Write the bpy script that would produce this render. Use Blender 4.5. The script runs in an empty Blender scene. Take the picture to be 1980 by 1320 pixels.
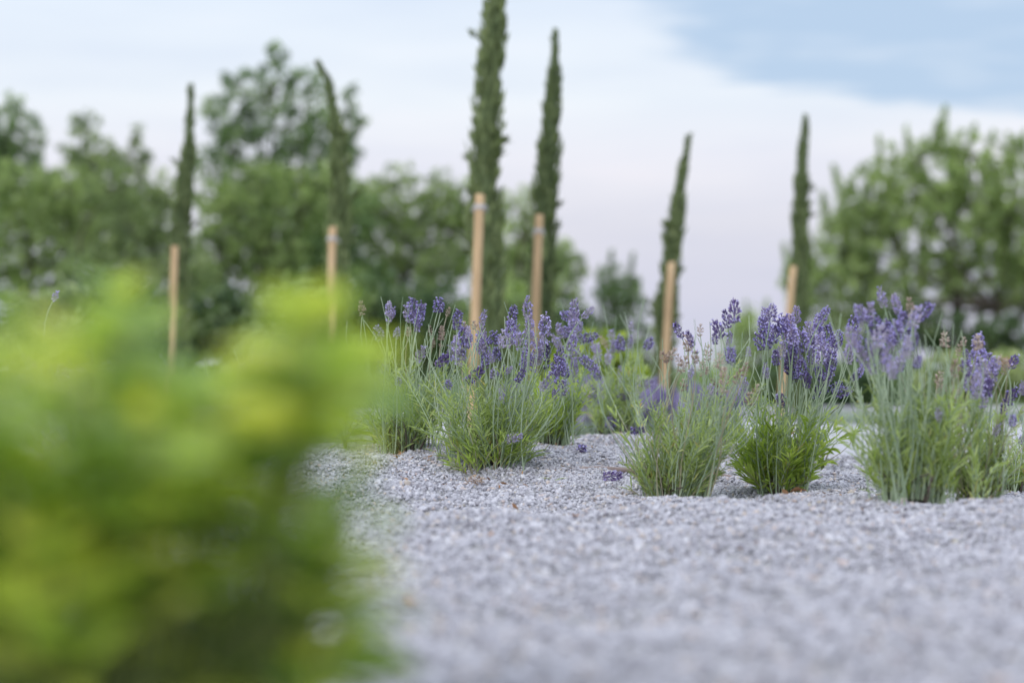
import bpy, math, random
import numpy as np
from mathutils import Vector, Matrix, Euler

R = math.radians
random.seed(11)
rng = np.random.default_rng(7)
SC = bpy.context.scene
COL = SC.collection

# ------------------------------------------------------------------ camera
F_PX = 85.0 / 36.0 * 1980.0          # focal length in photo pixels
HORIZON = 710.0
CAM_Z = 0.29
PITCH = math.atan((HORIZON - 660.0) / F_PX)
cam_data = bpy.data.cameras.new("camera")
cam = bpy.data.objects.new("camera", cam_data)
COL.objects.link(cam)
cam.location = (0, 0, CAM_Z)
cam.rotation_euler = (R(90) + PITCH, 0, 0)
cam_data.lens = 85
cam_data.sensor_width = 36
cam_data.clip_start = 0.05
cam_data.clip_end = 3000
cam_data.dof.use_dof = True
cam_data.dof.focus_distance = 5.7
cam_data.dof.aperture_fstop = 2.6
cam_data.dof.aperture_blades = 0
SC.camera = cam

# ------------------------------------------------------------------ world, sun, exposure
SUN_EL, SUN_AZ = 30.0, 205.0          # sun behind the camera, veiled by cloud
world = bpy.data.worlds.new("World")
SC.world = world
world.use_nodes = True
wn, wl = world.node_tree.nodes, world.node_tree.links
wn.clear()


def N(nodes, kind, **kw):
    n = nodes.new(kind)
    for k, v in kw.items():
        setattr(n, k, v)
    return n


def math_node(nodes, links, op, a, b=None, clamp=False):
    n = nodes.new('ShaderNodeMath')
    n.operation = op
    n.use_clamp = clamp
    for i, v in enumerate((a, b)):
        if v is None:
            continue
        if isinstance(v, (int, float)):
            n.inputs[i].default_value = v
        else:
            links.new(v, n.inputs[i])
    return n.outputs[0]


def ramp(nodes, stops, interp='LINEAR'):
    n = nodes.new('ShaderNodeValToRGB')
    n.color_ramp.interpolation = interp
    e = n.color_ramp.elements
    while len(e) < len(stops):
        e.new(0.5)
    for el, (p, c) in zip(e, stops):
        el.position = p
        el.color = (*c, 1)
    return n


def srgb(r, g, b):
    f = lambda v: (v / 255 / 12.92) if v <= 10 else ((v / 255 + 0.055) / 1.055) ** 2.4
    return (f(r), f(g), f(b))


SKY_GAIN = 1.02
BG = 0.1
tc = N(wn, 'ShaderNodeTexCoord')
sep = N(wn, 'ShaderNodeSeparateXYZ')
wl.new(tc.outputs['Generated'], sep.inputs[0])
sx, sy, sz = sep.outputs
M = lambda op, a, b=None, clamp=False: math_node(wn, wl, op, a, b, clamp)
# veil of thin cloud: colour follows height above the horizon
veil = ramp(wn, [(0.0, srgb(208, 209, 228)), (0.03, srgb(213, 214, 230)), (0.058, srgb(226, 226, 236)),
                 (0.085, srgb(237, 238, 247)), (0.11, srgb(237, 244, 252)), (0.16, srgb(226, 238, 253)),
                 (0.45, srgb(236, 245, 255)), (1.0, srgb(240, 247, 255))])
wl.new(sz, veil.inputs[0])
# soft streaks in the veil
zc = M('MAXIMUM', sz, 0.02)
az = M('ARCTAN2', sx, sy)
cmb = N(wn, 'ShaderNodeCombineXYZ')
wl.new(M('MULTIPLY', az, 7.0), cmb.inputs[0])
wl.new(M('MULTIPLY', sz, 40.0), cmb.inputs[1])
n1 = N(wn, 'ShaderNodeTexNoise')
n1.inputs['Scale'].default_value = 0.9
n1.inputs['Detail'].default_value = 4
n1.inputs['Roughness'].default_value = 0.5
wl.new(cmb.outputs[0], n1.inputs['Vector'])
streak = ramp(wn, [(0.35, (0.93, 0.945, 0.975)), (0.55, (1.0, 1.0, 1.0)), (0.75, (1.07, 1.035, 1.02))])
wl.new(n1.outputs[0], streak.inputs[0])
mulv = N(wn, 'ShaderNodeMix', data_type='RGBA', blend_type='MULTIPLY')
mulv.inputs[0].default_value = 1.0
wl.new(veil.outputs[0], mulv.inputs[6])
wl.new(streak.outputs[0], mulv.inputs[7])
# opening in the cloud deck (cloud-plane coordinates)
px_ = M('DIVIDE', sx, zc)
py_ = M('DIVIDE', sy, zc)
cmb2 = N(wn, 'ShaderNodeCombineXYZ')
wl.new(px_, cmb2.inputs[0])
wl.new(py_, cmb2.inputs[1])
n2 = N(wn, 'ShaderNodeTexNoise')
n2.inputs['Scale'].default_value = 1.9
n2.inputs['Detail'].default_value = 6
n2.inputs['Roughness'].default_value = 0.55
wl.new(cmb2.outputs[0], n2.inputs['Vector'])
dx = M('SUBTRACT', px_, 3.6)
dy = M('SUBTRACT', py_, 6.75)
dist = M('SQRT', M('ADD', M('MULTIPLY', dx, dx), M('MULTIPLY', dy, dy)))
edge = M('ADD', dist, M('MULTIPLY', M('SUBTRACT', n2.outputs[0], 0.5), 1.0))
mr = N(wn, 'ShaderNodeMapRange', interpolation_type='SMOOTHSTEP')
mr.inputs[1].default_value = 3.37
mr.inputs[2].default_value = 3.0
mr.inputs[3].default_value = 0.0
mr.inputs[4].default_value = 1.0
wl.new(edge, mr.inputs[0])
sky = N(wn, 'ShaderNodeTexSky', sky_type='NISHITA')
sky.sun_disc = False
sky.sun_elevation = R(SUN_EL)
sky.sun_rotation = R(SUN_AZ)
sky.dust_density = 2.0
# the clear air in the opening: Nishita blue thinned by high haze
gain = N(wn, 'ShaderNodeMix', data_type='RGBA', blend_type='MULTIPLY')
gain.inputs[0].default_value = 1.0
# an overcast dome is brighter overhead than at the horizon
zen = N(wn, 'ShaderNodeMapRange', interpolation_type='SMOOTHSTEP')
zen.inputs[1].default_value, zen.inputs[2].default_value = 0.12, 0.95
zen.inputs[3].default_value, zen.inputs[4].default_value = SKY_GAIN / BG, 1.5 * SKY_GAIN / BG
wl.new(sz, zen.inputs[0])
zcol = N(wn, 'ShaderNodeCombineColor')
for k_ in range(3):
    wl.new(zen.outputs[0], zcol.inputs[k_])
wl.new(zcol.outputs[0], gain.inputs[7])
wl.new(mulv.outputs[2], gain.inputs[6])
clear = N(wn, 'ShaderNodeMix', data_type='RGBA')
clear.inputs[0].default_value = 0.88
clear.inputs[7].default_value = tuple(v * 1.0 / BG for v in srgb(188, 212, 240)) + (1,)
wl.new(sky.outputs[0], clear.inputs[6])
final = N(wn, 'ShaderNodeMix', data_type='RGBA')
n3 = N(wn, 'ShaderNodeTexNoise')
n3.inputs['Scale'].default_value = 1.7
n3.inputs['Detail'].default_value = 5
wl.new(cmb.outputs[0], n3.inputs['Vector'])
wisp = ramp(wn, [(0.5, (1, 1, 1)), (0.74, (.5, .5, .5))])
wl.new(n3.outputs[0], wisp.inputs[0])
wl.new(M('MULTIPLY', mr.outputs[0], M('MULTIPLY', wisp.outputs[0], 0.95)), final.inputs[0])
wl.new(gain.outputs[2], final.inputs[6])
wl.new(clear.outputs[2], final.inputs[7])
bg = N(wn, 'ShaderNodeBackground')
bg.inputs[1].default_value = BG
wl.new(final.outputs[2], bg.inputs[0])
wo = N(wn, 'ShaderNodeOutputWorld')
wl.new(bg.outputs[0], wo.inputs[0])

sun_data = bpy.data.lights.new("sun", 'SUN')
sun_data.energy = 1.5
sun_data.angle = R(25)
sun_data.color = (1.0, 0.97, 0.94)
sun = bpy.data.objects.new("sun", sun_data)
COL.objects.link(sun)
# sun_rotation is measured clockwise from +Y
sd = Vector((math.sin(R(SUN_AZ)) * math.cos(R(SUN_EL)), math.cos(R(SUN_AZ)) * math.cos(R(SUN_EL)), math.sin(R(SUN_EL))))
sun.rotation_euler = sd.to_track_quat('Z', 'Y').to_euler()
sun.location = (0, 0, 20)

SC.view_settings.view_transform = 'Standard'
SC.view_settings.look = 'None'
SC.view_settings.gamma = 1
SC.view_settings.use_curve_mapping = False
SC.view_settings.exposure = 0.0
SC.render.engine = 'CYCLES'
SC.cycles.use_denoising = True
SC.cycles.max_bounces = 8
SC.cycles.diffuse_bounces = 5
SC.cycles.transmission_bounces = 6
SC.cycles.sample_clamp_indirect = 4


# ------------------------------------------------------------------ helpers
def P(px, py, Y):
    """The world point that stands at distance Y under photo pixel (px, py)."""
    a, b = (px - 990.0) / F_PX, (660.0 - py) / F_PX
    c, s = math.cos(PITCH), math.sin(PITCH)
    d = Vector((a, c - b * s, s + b * c))
    return Vector((0, 0, CAM_Z)) + d * (Y / d.y)


def S(npx, Y):
    return npx / F_PX * Y


def tag(o, label=None, cat=None, group=None, kind=None):
    if label: o['label'] = label
    if cat: o['category'] = cat
    if group: o['group'] = group
    if kind: o['kind'] = kind
    return o


def empty(name, loc, label=None, cat=None, group=None):
    o = bpy.data.objects.new(name, None)
    COL.objects.link(o)
    o.location = loc
    o.empty_display_size = 0.1
    return tag(o, label, cat, group)


class Geo:
    """Collects triangles with a per-point tint and a per-face material slot."""
    def __init__(self):
        self.v, self.f, self.t, self.m, self.n = [], [], [], [], 0

    def add(self, v, f, tint=0.5, mat=0):
        v = np.asarray(v, dtype=np.float32).reshape(-1, 3)
        f = np.asarray(f, dtype=np.int32).reshape(-1, 3)
        self.v.append(v)
        self.f.append(f + self.n)
        t = np.asarray(tint, dtype=np.float32)
        self.t.append(np.full(len(v), float(t), np.float32) if t.ndim == 0 else t.astype(np.float32))
        self.m.append(np.full(len(f), mat, np.int32))
        self.n += len(v)
        return self

    def mesh(self, name, mats, origin=(0, 0, 0), smooth=False):
        v = np.concatenate(self.v) - np.asarray(origin, dtype=np.float32)
        f = np.concatenate(self.f)
        t = np.concatenate(self.t)
        m = np.concatenate(self.m)
        me = bpy.data.meshes.new(name)
        me.vertices.add(len(v))
        me.vertices.foreach_set('co', v.astype(np.float32).ravel())
        me.loops.add(f.size)
        me.loops.foreach_set('vertex_index', f.ravel())
        me.polygons.add(len(f))
        me.polygons.foreach_set('loop_start', np.arange(0, f.size, 3, dtype=np.int32))
        me.polygons.foreach_set('material_index', m)
        me.polygons.foreach_set('use_smooth', np.full(len(f), smooth))
        a = me.attributes.new('tint', 'FLOAT', 'POINT')
        a.data.foreach_set('value', t)
        for mt in mats if isinstance(mats, (list, tuple)) else [mats]:
            me.materials.append(mt)
        me.update(calc_edges=True)
        me.validate()
        return me

    def build(self, name, mats, parent=None, origin=None, smooth=False):
        if origin is None:
            origin = tuple(parent.matrix_basis.translation) if parent is not None else (0, 0, 0)
            me = self.mesh(name, mats, origin, smooth)
            o = bpy.data.objects.new(name, me)
            if parent is None:
                o.location = origin
        else:
            me = self.mesh(name, mats, origin, smooth)
            o = bpy.data.objects.new(name, me)
            o.location = Vector(origin) - (parent.matrix_basis.translation if parent is not None else Vector((0, 0, 0)))
        COL.objects.link(o)
        if parent is not None:
            o.parent = parent
        return o


def unit(a):
    a = np.asarray(a, dtype=np.float64)
    return a / np.maximum(np.linalg.norm(a, axis=-1, keepdims=True), 1e-9)


def tube(pts, radii, sides=5, cap=True):
    pts = np.asarray([tuple(p) for p in pts], dtype=np.float64)
    n = len(pts)
    radii = np.broadcast_to(np.asarray(radii, dtype=np.float64), (n,))
    tan = unit(np.gradient(pts, axis=0))
    ref = np.array([0.31, 0.17, 0.93]) if abs(tan[:, 2]).mean() < 0.8 else np.array([1.0, 0.13, 0.05])
    u = unit(np.cross(tan, ref))
    w = np.cross(tan, u)
    ang = np.linspace(0, 2 * np.pi, sides, endpoint=False)
    ring = pts[:, None, :] + radii[:, None, None] * (np.cos(ang)[None, :, None] * u[:, None, :] + np.sin(ang)[None, :, None] * w[:, None, :])
    v = ring.reshape(-1, 3)
    f = []
    for i in range(n - 1):
        for k in range(sides):
            a, b = i * sides + k, i * sides + (k + 1) % sides
            f += [(a, b, b + sides), (a, b + sides, a + sides)]
    if cap:
        v = np.vstack([v, pts[:1], pts[-1:]])
        c0, c1 = n * sides, n * sides + 1
        for k in range(sides):
            f.append((c0, (k + 1) % sides, k))
            f.append((c1, (n - 1) * sides + k, (n - 1) * sides + (k + 1) % sides))
    return v, np.array(f)


def bezier(p0, p1, p2, p3, n=10):
    p0, p1, p2, p3 = (np.array(tuple(p)) for p in (p0, p1, p2, p3))
    t = np.linspace(0, 1, n)[:, None]
    return (1 - t) ** 3 * p0 + 3 * (1 - t) ** 2 * t * p1 + 3 * (1 - t) * t * t * p2 + t ** 3 * p3


def strips(base, dirs, length, width, curl, tint, roll=None):
    """Narrow leaves: base (n,3), dirs (n,3), length/width/curl (n,). Four triangles each."""
    base, d = np.asarray(base, float), unit(dirs)
    n = len(base)
    length, width, curl = (np.broadcast_to(np.asarray(x, float), (n,))[:, None] for x in (length, width, curl))
    up = np.tile([0, 0, 1.0], (n, 1)) + rng.normal(0, .25, (n, 3))
    side = unit(np.cross(d, up))
    nor = np.cross(side, d)
    if roll is not None:
        r = np.asarray(roll)[:, None]
        side, nor = side * np.cos(r) + nor * np.sin(r), nor * np.cos(r) - side * np.sin(r)
    down = np.tile([0, 0, -1.0], (n, 1))
    m1 = base + d * length * .33 + down * curl * length * .06
    m2 = base + d * length * .70 + down * curl * length * .25
    tip = base + d * length * .97 + down * curl * length * .52
    w = width / 2
    v = np.stack([base, m1 - side * w, m1 + side * w, m2 - side * w * .85, m2 + side * w * .85, tip], 1)
    k = np.arange(n)[:, None] * 6
    f = np.concatenate([k + np.array(t) for t in ((0, 2, 1), (1, 2, 4), (1, 4, 3), (3, 4, 5))], 0)
    return v.reshape(-1, 3), f, np.repeat(np.broadcast_to(np.asarray(tint, float), (n,)), 6)


def flakes(c, size, tint, aspect=.55, upbias=0.3):
    """Leaf-sized diamonds spread through a crown: two triangles each."""
    c = np.asarray(c, float)
    n = len(c)
    d = unit(rng.normal(0, 1, (n, 3)) + [0, 0, -.25])
    nn = unit(rng.normal(0, 1, (n, 3)) + [0, 0, upbias * 2])
    s = unit(np.cross(d, nn))
    size = np.broadcast_to(np.asarray(size, float), (n,))[:, None]
    a = size * .5
    bend = np.cross(s, d) * size * .12
    v = np.stack([c - d * a, c - s * a * aspect + bend, c + d * a, c + s * a * aspect + bend], 1)
    k = np.arange(n)[:, None] * 4
    f = np.concatenate([k + np.array(t) for t in ((0, 3, 1), (1, 3, 2))], 0)
    return v.reshape(-1, 3), f, np.repeat(np.broadcast_to(np.asarray(tint, float), (n,)), 4)


# ------------------------------------------------------------------ materials
def leaf_mat(name, stops, rough=.55, trans=.3, trans_tint=(1.15, 1.2, .6), spec=.3, rand=.18):
    m = bpy.data.materials.new(name)
    m.use_nodes = True
    n, l = m.node_tree.nodes, m.node_tree.links
    n.clear()
    at = N(n, 'ShaderNodeAttribute', attribute_name='tint')
    oi = N(n, 'ShaderNodeObjectInfo')
    add = math_node(n, l, 'ADD', at.outputs['Fac'], math_node(n, l, 'MULTIPLY', math_node(n, l, 'SUBTRACT', oi.outputs['Random'], .5), rand))
    r = ramp(n, stops)
    l.new(add, r.inputs[0])
    pb = N(n, 'ShaderNodeBsdfPrincipled')
    pb.inputs['Roughness'].default_value = rough
    pb.inputs['Specular IOR Level'].default_value = spec
    l.new(r.outputs[0], pb.inputs['Base Color'])
    out = N(n, 'ShaderNodeOutputMaterial')
    if trans > 0:
        tb = N(n, 'ShaderNodeBsdfTranslucent')
        mm = N(n, 'ShaderNodeMix', data_type='RGBA', blend_type='MULTIPLY')
        mm.inputs[0].default_value = 1
        mm.inputs[7].default_value = (*trans_tint, 1)
        l.new(r.outputs[0], mm.inputs[6])
        l.new(mm.outputs[2], tb.inputs[0])
        mx = N(n, 'ShaderNodeMixShader')
        mx.inputs[0].default_value = trans
        l.new(pb.outputs[0], mx.inputs[1])
        l.new(tb.outputs[0], mx.inputs[2])
        l.new(mx.outputs[0], out.inputs[0])
    else:
        l.new(pb.outputs[0], out.inputs[0])
    return m


def noise_mat(name, stops, scale, rough=.85, detail=6, bump=0.0, bscale=None, stretch=(1, 1, 1), spec=.25):
    m = bpy.data.materials.new(name)
    m.use_nodes = True
    n, l = m.node_tree.nodes, m.node_tree.links
    n.clear()
    t = N(n, 'ShaderNodeTexCoord')
    mp = N(n, 'ShaderNodeMapping')
    mp.inputs['Scale'].default_value = stretch
    l.new(t.outputs['Object'], mp.inputs[0])
    nz = N(n, 'ShaderNodeTexNoise')
    nz.inputs['Scale'].default_value = scale
    nz.inputs['Detail'].default_value = detail
    l.new(mp.outputs[0], nz.inputs['Vector'])
    r = ramp(n, stops)
    l.new(nz.outputs[0], r.inputs[0])
    pb = N(n, 'ShaderNodeBsdfPrincipled')
    pb.inputs['Roughness'].default_value = rough
    pb.inputs['Specular IOR Level'].default_value = spec
    l.new(r.outputs[0], pb.inputs['Base Color'])
    if bump:
        nb = N(n, 'ShaderNodeTexNoise')
        nb.inputs['Scale'].default_value = bscale or scale * 3
        nb.inputs['Detail'].default_value = 5
        l.new(mp.outputs[0], nb.inputs['Vector'])
        b = N(n, 'ShaderNodeBump')
        b.inputs['Strength'].default_value = bump
        b.inputs['Distance'].default_value = .01
        l.new(nb.outputs[0], b.inputs['Height'])
        l.new(b.outputs[0], pb.inputs['Normal'])
    o = N(n, 'ShaderNodeOutputMaterial')
    l.new(pb.outputs[0], o.inputs[0])
    return m


def stone_mat(name):
    m = bpy.data.materials.new(name)
    m.use_nodes = True
    n, l = m.node_tree.nodes, m.node_tree.links
    n.clear()
    oi = N(n, 'ShaderNodeObjectInfo')
    r = ramp(n, [(0.0, (.20, .19, .22)), (.07, (.35, .34, .385)), (.2, (.395, .393, .447)), (.6, (.478, .476, .54)),
                 (.82, (.55, .547, .61)), (.92, (.62, .62, .67)), (.945, (.56, .49, .45)), (.975, (.52, .44, .44)), (1, (.42, .39, .32))])
    l.new(oi.outputs['Random'], r.inputs[0])
    t = N(n, 'ShaderNodeTexCoord')
    nz = N(n, 'ShaderNodeTexNoise')
    nz.inputs['Scale'].default_value = 2.5
    nz.inputs['Detail'].default_value = 5
    l.new(t.outputs['Object'], nz.inputs['Vector'])
    g = ramp(n, [(.3, (.78, .78, .8)), (.7, (1.1, 1.1, 1.08))])
    l.new(nz.outputs[0], g.inputs[0])
    mx = N(n, 'ShaderNodeMix', data_type='RGBA', blend_type='MULTIPLY')
    mx.inputs[0].default_value = 1
    l.new(r.outputs[0], mx.inputs[6])
    l.new(g.outputs[0], mx.inputs[7])
    pb = N(n, 'ShaderNodeBsdfPrincipled')
    pb.inputs['Roughness'].default_value = .8
    pb.inputs['Specular IOR Level'].default_value = .25
    l.new(mx.outputs[2], pb.inputs['Base Color'])
    o = N(n, 'ShaderNodeOutputMaterial')
    l.new(pb.outputs[0], o.inputs[0])
    return m


MAT = {
    'gravel_base': noise_mat('gravel_base', [(.3, (.27, .265, .285)), (.5, (.38, .375, .40)), (.7, (.48, .475, .50))], 110, .9, 3, .9, 160),  # darker than the chips: shade in the gaps is put into this colour
    'stone': stone_mat('limestone_chip'),
    'path': noise_mat('path_gravel', [(.3, (.37, .37, .42)), (.5, (.44, .44, .495)), (.7, (.50, .50, .55))], 26, .9, 8, .4, 90),
    'lawn': noise_mat('lawn_grass', [(.3, (.06, .10, .03)), (.7, (.12, .18, .06))], 1.4, .9, 8, .6, 20),
    'kerb': noise_mat('kerb_stone', [(.3, (.30, .30, .33)), (.7, (.46, .46, .48))], 7, .85, 6, .3),
    'bark': noise_mat('bark', [(.3, (.045, .04, .035)), (.7, (.12, .10, .085))], 14, .9, 6, .6, 40, (1, 1, .25)),
    'wood': noise_mat('stake_wood', [(.2, (.22, .16, .10)), (.36, (.42, .29, .165)), (.52, (.54, .38, .22)), (.7, (.64, .47, .29)), (.85, (.42, .35, .27))], 7, .8, 8, .4, 30, (7, 7, .5)),
    'tie': noise_mat('tie_strap', [(.3, (.36, .34, .33)), (.7, (.52, .50, .49))], 20, .5, 2),
    'hose': noise_mat('drip_hose', [(.3, (.20, .15, .14)), (.7, (.32, .25, .235))], 30, .55, 4),
    'soil': noise_mat('soil', [(.3, (.02, .016, .013)), (.7, (.07, .055, .045))], 60, .95, 5, .8, 120),
    'dead': leaf_mat('dead_leaf', [(0, (.20, .10, .05)), (.5, (.36, .20, .11)), (1, (.50, .33, .20))], .7, .15, (1.1, .9, .7)),
    # lavender
    'stem': leaf_mat('lavender_stem', [(0, (.20, .28, .17)), (.5, (.33, .42, .28)), (1, (.46, .54, .41))], .6, .12, (1, 1.1, .7)),
    'stem_dry': leaf_mat('lavender_stem_dry', [(0, (.24, .22, .14)), (.5, (.34, .32, .22)), (1, (.42, .40, .30))], .7, .1),
    'leaf_grey': leaf_mat('lavender_leaf', [(0, (.16, .21, .075)), (.3, (.29, .375, .13)), (.6, (.42, .52, .20)), (.86, (.55, .63, .35)), (.97, (.60, .54, .22)), (1, (.46, .32, .17))], .6, .42),
    'leaf_green': leaf_mat('lavender_leaf_fresh', [(0, (.17, .24, .045)), (.35, (.31, .43, .085)), (.7, (.48, .60, .14)), (.95, (.52, .60, .20)), (1, (.52, .36, .14))], .5, .36),
    'calyx': leaf_mat('calyx_purple', [(0, (.065, .048, .115)), (.4, (.15, .115, .25)), (.75, (.30, .25, .42)), (1, (.48, .44, .53))], .7, .1, (1, .9, 1.1), rand=.5),
    'corolla': leaf_mat('corolla_violet', [(0, (.31, .27, .58)), (.5, (.48, .44, .80)), (1, (.72, .68, .94))], .6, .3, (1, .95, 1.1), rand=.5),
    'calyx_dark': leaf_mat('calyx_dark_purple', [(0, (.05, .03, .11)), (.5, (.11, .075, .22)), (1, (.23, .17, .36))], .7, .05, (1, .9, 1.1), rand=.5),
    'calyx_pale': leaf_mat('calyx_pale', [(0, (.22, .18, .29)), (.5, (.36, .32, .45)), (1, (.54, .50, .58))], .7, .1, (1, .9, 1.1), rand=.5),
    'calyx_dry': leaf_mat('calyx_dry', [(0, (.24, .17, .14)), (.5, (.42, .33, .28)), (1, (.62, .53, .45))], .8, .1, (1, .9, .8), rand=.5),
    # others
    'shrub_leaf': leaf_mat('shrub_leaf', [(0, (.14, .26, .05)), (.3, (.34, .50, .09)), (.6, (.57, .69, .125)), (1, (.80, .83, .20))], .34, .45, (1.15, 1.12, .55), .6, 1.0),
    'shrub_stem': noise_mat('shrub_stem', [(.3, (.12, .16, .05)), (.7, (.22, .26, .09))], 40, .7),
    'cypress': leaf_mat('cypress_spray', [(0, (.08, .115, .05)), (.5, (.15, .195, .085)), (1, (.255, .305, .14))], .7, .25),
    'tree_dark': leaf_mat('tree_leaf_dark', [(0, (.09, .15, .075)), (.5, (.19, .285, .14)), (1, (.37, .48, .24))], .5, .48),  # three tree leaf colours, lightened: distance haze is painted into them
    'tree_mid': leaf_mat('tree_leaf_mid', [(0, (.15, .21, .095)), (.5, (.31, .405, .185)), (1, (.52, .61, .32))], .55, .5),
    'tree_grey': leaf_mat('tree_leaf_grey', [(0, (.15, .20, .11)), (.5, (.29, .37, .20)), (1, (.47, .54, .32))], .55, .5),
    'bush_shaded': leaf_mat('bush_leaf_shaded', [(0, (.045, .085, .045)), (.5, (.095, .15, .075)), (1, (.21, .28, .13))], .5, .38),  # shade low in the hedges is painted in as a darker leaf colour
    'bush_yellow': leaf_mat('bush_leaf_yellow', [(0, (.16, .24, .03)), (.5, (.28, .38, .04)), (1, (.44, .52, .08))], .5, .35),
    'rose_leaf': leaf_mat('rose_leaf', [(0, (.17, .23, .10)), (.5, (.31, .38, .17)), (1, (.48, .53, .28))], .55, .35),
    'silver': leaf_mat('silver_leaf', [(0, (.24, .31, .25)), (.5, (.36, .43, .37)), (1, (.50, .56, .52))], .7, .2),
    'sage': leaf_mat('sage_leaf', [(0, (.18, .30, .05)), (.5, (.33, .46, .09)), (1, (.48, .58, .20))], .5, .35),
    'rose': leaf_mat('rose_petal', [(0, (.62, .24, .25)), (1, (.85, .50, .47))], .6, .2, (1, .8, .8)),
    'white': leaf_mat('white_petal', [(0, (.62, .66, .72)), (1, (.8, .82, .85))], .6, .2, (1, 1, 1)),
}

# ------------------------------------------------------------------ ground
CTRL = [(720, 862, 6.1), (800, 868, 6.0), (950, 908, 5.75), (1030, 872, 6.2), (1080, 862, 6.5), (1130, 850, 7.0), (1190, 850, 7.0),
        (1270, 880, 6.4), (1290, 978, 5.3), (1500, 957, 5.5), (1600, 925, 5.9), (1640, 925, 6.1), (1760, 988, 4.75), (1890, 1004, 4.95),
        (1960, 948, 5.8), (560, 868, 6.4), (400, 900, 6.0), (100, 900, 6.2), (1100, 930, 5.6), (1000, 1000, 4.7), (1400, 1010, 4.7),
        (1600, 1000, 4.45), (1680, 968, 4.45), (1760, 962, 4.47), (1850, 968, 4.47), (1940, 990, 4.4), (1700, 1075, 4.0), (1880, 1075, 4.0), (1300, 1100, 3.7), (1000, 1110, 3.7), (1500, 1035, 4.3), (1250, 1040, 4.2), (800, 1010, 4.6), (600, 1010, 4.6)]
CP = np.array([tuple(P(*c)) for c in CTRL])


def ground_z(x, y, rough=True):
    x, y = np.asarray(x, float), np.asarray(y, float)
    num, den = np.zeros(x.shape), np.zeros(x.shape)
    for cx, cy, cz in CP:
        w = np.exp(-((x - cx) ** 2 + (y - cy) ** 2) / (2 * .24 ** 2))
        num += w * cz
        den += w
    t = np.clip((y - 6.5) / 1.3, 0, 1)
    base = -.16 * t * t * (3 - 2 * t)
    w0 = .06
    z = (num + w0 * base) / (den + w0)
    t2 = np.clip((y - 7.3) / .9, 0, 1)
    z = z * (1 - t2) + base * t2
    if rough:
        z = z + .012 * np.sin(x * 5.3 + 2.1 * np.sin(y * 2.9 + .7)) * np.sin(y * 6.1 + 1.7 * np.sin(x * 3.7)) + .014 * np.sin(x * 9.1 + 1.3 * np.sin(y * 5.2)) * np.sin(y * 8.3 + x * 3.1) + .004 * np.sin(x * 23 + y * 7) * np.sin(y * 19 - x * 5)
        z = z + .0055 * np.sin(x * 31 + 1.9 * np.sin(y * 17 + x * 5)) * np.sin(y * 27 + 1.5 * np.sin(x * 12))
        z = z + (.003 + .003 * np.clip((4.6 - y) / 1.5, 0, 1)) * np.sin(x * 41 + 2 * np.sin(y * 13)) * np.sin(y * 37 + x * 11 + 1.7 * np.sin(x * 17))
    return z


def gz(x, y):
    return float(ground_z(np.array([x]), np.array([y]))[0])


def grid(name, xs, ys, zf, mat, smooth=True):
    X, Y = np.meshgrid(xs, ys)
    Z = zf(X, Y)
    v = np.stack([X, Y, Z], -1).reshape(-1, 3)
    nx = len(xs)
    i = (np.arange(len(ys) - 1)[:, None] * nx + np.arange(nx - 1)[None, :]).ravel()
    f = np.concatenate([np.stack([i, i + 1, i + nx + 1], 1), np.stack([i, i + nx + 1, i + nx], 1)])
    return Geo().add(v, f).build(name, mat, smooth=smooth)


bed = grid('gravel_bed', np.arange(-3.2, 3.21, .035), np.arange(.25, 8.8, .035), ground_z, MAT['gravel_base'])
tag(bed, kind='structure')
path = grid('path', np.linspace(-26, 26, 90), np.linspace(6.9, 17.6, 40),
            lambda x, y: -.062 + .006 * np.sin(x * 2.1 + y) * np.sin(y * 1.3), MAT['path'])
tag(path, kind='structure')
near = grid('ground', np.linspace(-40, 40, 12), np.linspace(-12, 7.5, 10), lambda x, y: -.17 + 0 * x, MAT['gravel_base'])
tag(near, kind='structure')
lawn = grid('lawn', np.linspace(-900, 900, 60), np.concatenate([np.linspace(-30, 80, 40), np.linspace(110, 1600, 12)]),
            lambda x, y: -.19 + 0 * x + .07 * np.clip((y - 16) / 4, 0, 1), MAT['lawn'])
tag(lawn, kind='structure')

# gravel chips: one stuff object, instanced on points
def stone_mesh(k):
    import bmesh
    r = random.Random(100 + k)
    bm = bmesh.new()
    bmesh.ops.create_icosphere(bm, subdivisions=1, radius=.5)
    ax = (1.0, r.uniform(.62, .85), r.uniform(.42, .66))
    for v in bm.verts:
        q = 1 + r.uniform(-.24, .2)
        v.co = Vector((v.co.x * ax[0], v.co.y * ax[1], v.co.z * ax[2])) * q
    me = bpy.data.meshes.new('stone')
    bm.to_mesh(me)
    bm.free()
    me.materials.append(MAT['stone'])
    return bpy.data.objects.new('stone', me)


def scatter_points():
    out = []
    for y0, y1, dens, size in ((1.45, 3.2, 17500, .0094), (3.2, 4.6, 22000, .0088), (4.6, 6.6, 24000, .0084), (6.6, 7.9, 16000, .0098)):
        half = lambda y: .225 * y + .30
        wmax = half(y1)
        n = int(dens * 2 * wmax * (y1 - y0))
        x = rng.uniform(-wmax, wmax, n)
        y = rng.uniform(y0, y1, n)
        # behind the leafy shrub the bed is covered, keep fewer chips far left
        k = np.abs(x) < .225 * y + .30
        x, y = x[k], y[k]
        s = size * np.exp(rng.normal(0, .28, len(x)))
        s = np.where(rng.random(len(x)) < .03, s * 1.7, s) 
        out.append(np.stack([x, y, s], 1))
    a = np.concatenate(out)
    return a


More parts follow.
